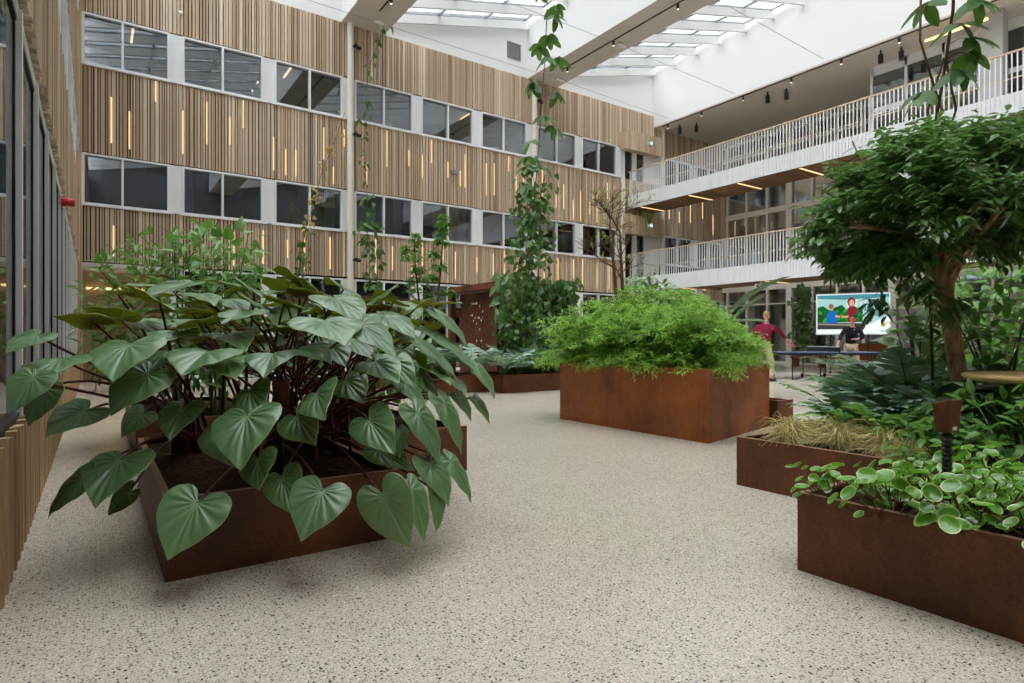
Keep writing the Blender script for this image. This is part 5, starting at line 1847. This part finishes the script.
# in black, facing the camera, bat arm low in front of the body
m1 = at(851, 350, 18.3)
poseB = {'pelvis': (0, 0.02, .95), 'waist': (0, 0.0, 1.11), 'chest': (0.02, -0.06, 1.38), 'neck0': (.02, -0.09, 1.53), 'neck1': (.02, -0.11, 1.6), 'head': (.02, -0.13, 1.67),
         'shl': (.2, -.07, 1.44), 'ell': (.31, -0.1, 1.18), 'wrl': (.1, -0.3, 1.12), 'hal': (.02, -.32, 1.13),
         'shr': (-.17, -.08, 1.43), 'elr': (-.3, -.1, 1.2), 'wrr': (-.38, -.28, 1.0), 'har': (-.42, -.35, .96),
         'hipl': (.1, .02, .89), 'knl': (.15, -.06, .5), 'anl': (.17, .04, .08), 'tol': (.2, -.12, .035), 'hipr': (-.1, .02, .89), 'knr': (-.15, -.06, .5), 'anr': (-.19, .03, .08), 'tor': (-.22, -.12, .035), 'tilt': (0.0, -.18, 0), 'sleeve': .72}
pb = person('person in a black sweater and beige trousers at the table tennis table', (m1.x, m1.y, 0), ang((-dep - side * 0.35).normalized()), poseB, 'blackcloth', (0.85,), 'hair_brown')

# bats
def bat(p, d, label):
    t = thing('table_tennis_bat', label, 'bat', p)
    d = V(d).normalized(); n_ = d.cross(V((0.3, 0.5, 0.8))).normalized(); s_ = n_.cross(d)
    b = MB(); b.tube([(0, 0, 0), d * 0.1], 0.012, 8); b.build('handle', 'cabinet_wood', t)
    c = d * 0.17
    b = MB()
    for k, (z0, mi) in enumerate(((-0.006, 0), (0.0, 1))):
        pass
    ring = [c + (d * math.cos(a) * 0.08 + s_ * math.sin(a) * 0.075) for a in [2 * math.pi * i / 20 for i in range(20)]]
    i0 = [b.vert(q_ - n_ * 0.006) for q_ in ring]; i1 = [b.vert(q_ + n_ * 0.006) for q_ in ring]
    b.face(i0[::-1]); b.face(i1)
    for i in range(20):
        j = (i + 1) % 20; b.face((i0[i], i0[j], i1[j], i1[i]))
    b.build('bat_blade', 'red', t)
bpy.context.view_layer.update()
hA = pa.matrix_world @ V((-.375, -.68, 1.065))
bat(hA, side * 0.6 + dep * 0.2 - UP * 0.5, 'table tennis bat in the outstretched hand of the person in maroon')

# big screen hung from the walkway
tlc = at(816, 294.5, 20.0); trc = at(891, 292.5, 18.9); blc = at(816, 334.5, 20.0)
ax_ = V((trc.x - tlc.x, trc.y - tlc.y, 0)); Wd = ax_.length; ax_.normalize()
Hh = tlc.z - blc.z + 0.02
t = thing('display_screen', 'large display screen on black poles showing two people among plants', 'screen', ((tlc.x + trc.x) / 2, (tlc.y + trc.y) / 2, blc.z - 0.01))
rot_to(t, ax_)
W2 = Wd / 2
b = MB(); b.box(-W2, W2, 0.0, 0.07, 0, Hh); b.build('screen_case', 'frame', t)
def scr(name, c, s=0.85):
    k = 'screen_' + name
    if k not in M: M[k] = glow(k, rgb(*c), s)
    return k
imw, imh = 1.0, 1.0
y0 = -0.003
pic = MB(); mats = []
def sp(pts, c, layer):
    k = scr('_'.join(str(v) for v in c), c)
    if k not in mats: mats.append(k)
    pic.poly([((u - 0.5) * Wd, y0 - 0.0008 * layer, v * Hh) for u, v in pts], mats.index(k))
def ell(cx, cy, rx, ry, c, layer, n=16):
    sp([(cx + rx * math.cos(2 * math.pi * i / n), cy + ry * math.sin(2 * math.pi * i / n)) for i in range(n)], c, layer)
sp([(.01, .02), (.99, .02), (.99, .98), (.01, .98)], (214, 222, 228), 0)
sp([(.02, .13), (.98, .13), (.98, .96), (.02, .96)], (150, 190, 186), 1)
sp([(.02, .88), (.4, .84), (.98, .88), (.98, .96), (.02, .96)], (70, 130, 140), 2)
for i in range(9): sp([(.42 + i * .06, .66), (.445 + i * .06, .66), (.445 + i * .06, .85), (.42 + i * .06, .85)], (186, 208, 204), 2)
sp([(.02, .3), (.64, .3), (.62, .6), (.5, .7), (.42, .6), (.36, .72), (.26, .66), (.18, .6), (.1, .7), (.02, .66)], (24, 84, 34), 3)
rs = random.Random(2)
for i in range(46):
    ell(rs.uniform(.03, .62), rs.uniform(.32, .64), .022, .045, rs.choice([(36, 120, 48), (22, 72, 30), (58, 142, 60), (30, 100, 40)]), 4 + i % 3, 7)
sp([(.02, .13), (.62, .13), (.62, .27), (.02, .30)], (60, 56, 52), 7)
sp([(.02, .24), (.5, .21), (.5, .25), (.02, .28)], (128, 122, 116), 8)
sp([(.15, .28), (.29, .28), (.29, .5), (.26, .58), (.19, .58), (.15, .48)], (30, 96, 168), 9)
sp([(.27, .42), (.33, .42), (.33, .46), (.27, .48)], (206, 150, 128), 10)
ell(.215, .655, .032, .07, (196, 140, 116), 10); ell(.21, .69, .036, .06, (130, 92, 70), 11)
sp([(.43, .3), (.56, .3), (.56, .6), (.53, .68), (.46, .68), (.43, .58)], (124, 34, 44), 9)
sp([(.35, .4), (.45, .42), (.45, .46), (.35, .45)], (200, 144, 122), 10)
ell(.49, .76, .035, .08, (200, 148, 124), 10); ell(.485, .79, .055, .11, (110, 52, 40), 9)
sp([(.66, .56), (.82, .56), (.82, .74), (.66, .74)], (60, 130, 140), 5); sp([(.68, .59), (.80, .59), (.80, .71), (.68, .71)], (140, 196, 196), 6)
sp([(.7, .44), (.9, .44), (.9, .56), (.7, .56)], (104, 128, 136), 5)
sp([(.86, .84), (.93, .84), (.93, .94), (.86, .94)], (34, 92, 124), 5)
sp([(.60, .13), (.98, .13), (.98, .45), (.88, .38), (.76, .27), (.66, .2)], (222, 228, 230), 12)
ell(.9, .24, .035, .068, (238, 214, 130), 13); ell(.9, .24, .022, .042, (60, 52, 40), 14); ell(.9, .25, .009, .018, (236, 200, 80), 15)
sp([(.86, .07), (.95, .07), (.95, .095), (.86, .095)], (150, 156, 164), 3)
pic.build('picture', mats, t)
for u in (-.30, .21):
    b = MB(); b.tube([(u * Wd, 0.1, 0.2), (u * Wd, 0.1, 3.17 - (blc.z - 0.01))], 0.03, 8); b.build('hanging_pole', 'black', t)
b = MB()
for u in (-.30, .21): b.tube([(u * Wd, 0.1, 0.2), (u * Wd, 0.1, -(blc.z - 0.01))], 0.025, 8)
b.build('support_pole', 'black', t)

# furniture beyond the players
p = on_floor(871, 366.5); p = at(871, 364, 21.5)
t = thing('wooden_cabinet', 'brown rounded wooden cabinet below the right half of the display screen', 'cabinet', (p.x, p.y, 0))
rot_to(t, ax_)
b = MB(); pts = [(-0.42, -0.25), (0.42, -0.25), (0.5, -0.12), (0.5, 0.25), (-0.5, 0.25), (-0.5, -0.12)]; b.prism(pts, 0.06, 0.95); b.build('cabinet_body', 'cabinet_wood', t)
b = MB(); b.prism([(x * 1.03, y * 1.05) for x, y in pts], 0.95, 0.99); b.build('cabinet_top', 'cabinet_wood', t)
for s_ in (-1, 1):
    b = MB(); b.box(-0.40 if s_ < 0 else 0.01, -0.01 if s_ < 0 else 0.40, -0.268, -0.25, 0.1, 0.9); d_ = b.build('door', 'cabinet_wood', t)
    b = MB(); b.tube([(0.05 * s_, -0.285, 0.45), (0.05 * s_, -0.285, 0.6)], 0.01, 6); b.build('handle', 'steel', d_)
b = MB(); b.box(-0.45, 0.45, -0.22, 0.22, 0, 0.06); b.build('plinth', 'black', t)
p = at(822, 366, 24.0)
t = thing('low_bench', 'long low red-brown bench behind the table tennis table', 'bench', (p.x, p.y, 0))
rot_to(t, V((0, 1, 0)))
b = MB(); b.box(-1.2, 1.2, -0.25, 0.25, 0.36, 0.44); b.build('seat', 'cabinet_wood', t)
for x in (-1.1, 0, 1.1):
    b = MB(); b.box(x - 0.04, x + 0.04, -0.22, 0.22, 0, 0.36); b.build('leg', 'cabinet_wood', t)

# round wooden table at the right edge
p = at(1062, 377, 4.05)
zt = 0.865
t = thing('round_table', 'round light wood table reaching in from the right edge above the ferns', 'table', (p.x, p.y, 0.3))
b = MB(); R_ = 0.545; b.lathe((0, 0, zt - 0.3 - 0.05), [(R_ - 0.05, 0.0), (R_ - 0.01, 0.012), (R_, 0.03), (R_ - 0.004, 0.045), (R_ - 0.012, 0.05)], 64); b.build('table_top', 'table_wood', t, smooth=False)
b = MB(); b.lathe((0, 0, 0), [(0.18, 0), (0.18, 0.012), (0.035, 0.03), (0.03, zt - 0.37), (0.12, zt - 0.355)], 20); b.build('pedestal', 'black', t, smooth=False)

# yellow chair far down by the left wall
p = on_floor(108, 392); p = at(107, 378, 13.0)
t = thing('yellow_chair', 'small yellow chair far back by the left wall, seen between the heart leaves', 'chair', (p.x, p.y, 0))
b = MB(); b.box(-0.22, 0.22, -0.22, 0.22, 0.42, 0.47); b.build('seat', 'yellow', t)
b = MB(); b.obox((0, 0.23, 0.66), (0.21, 0, 0), (0, 0.015, 0), (0, 0.03, 0.15)); b.build('backrest', 'yellow', t)
for x in (-0.18, 0.18):
    for y in (-0.18, 0.18):
        b = MB(); b.tube([(x, y, 0.42), (x * 1.15, y * 1.15, 0)], 0.013, 6); b.build('leg', 'steel', t)
b = MB(); b.box(-0.17, 0.17, -0.14, 0.14, 0.47, 0.62); 
o = b.build('yellow_crate', 'yellow'); 
bpy.data.objects.remove(o)
# ------------------------------------------------------------------ camera, sky, exposure
cd = bpy.data.cameras.new('camera')
cam = bpy.data.objects.new('camera', cd)
col.objects.link(cam)
cd.sensor_width = 36.0
cd.lens = 36.0 * F / 1024.0
cd.shift_y = -1.5 / 1024.0
cd.clip_end = 200
cam.location = (0, 0, EYE)
cam.rotation_euler = (math.pi / 2, 0, -ANG)
scene.camera = cam

w = bpy.data.worlds.new('overcast_sky')
scene.world = w
w.use_nodes = True
bg = w.node_tree.nodes['Background']
bg.inputs[0].default_value = (0.93, 0.965, 1.0, 1)
bg.inputs[1].default_value = 5.0
vs = scene.view_settings
vs.view_transform = 'Standard'
vs.look = 'None'
vs.gamma = 1.0
vs.use_curve_mapping = False
vs.exposure = 0.65
scene.cycles.max_bounces = 8
scene.cycles.diffuse_bounces = 5
scene.cycles.transparent_max_bounces = 12
scene.cycles.use_denoising = True
scene.cycles.caustics_reflective = False
scene.cycles.sample_clamp_indirect = 10.0
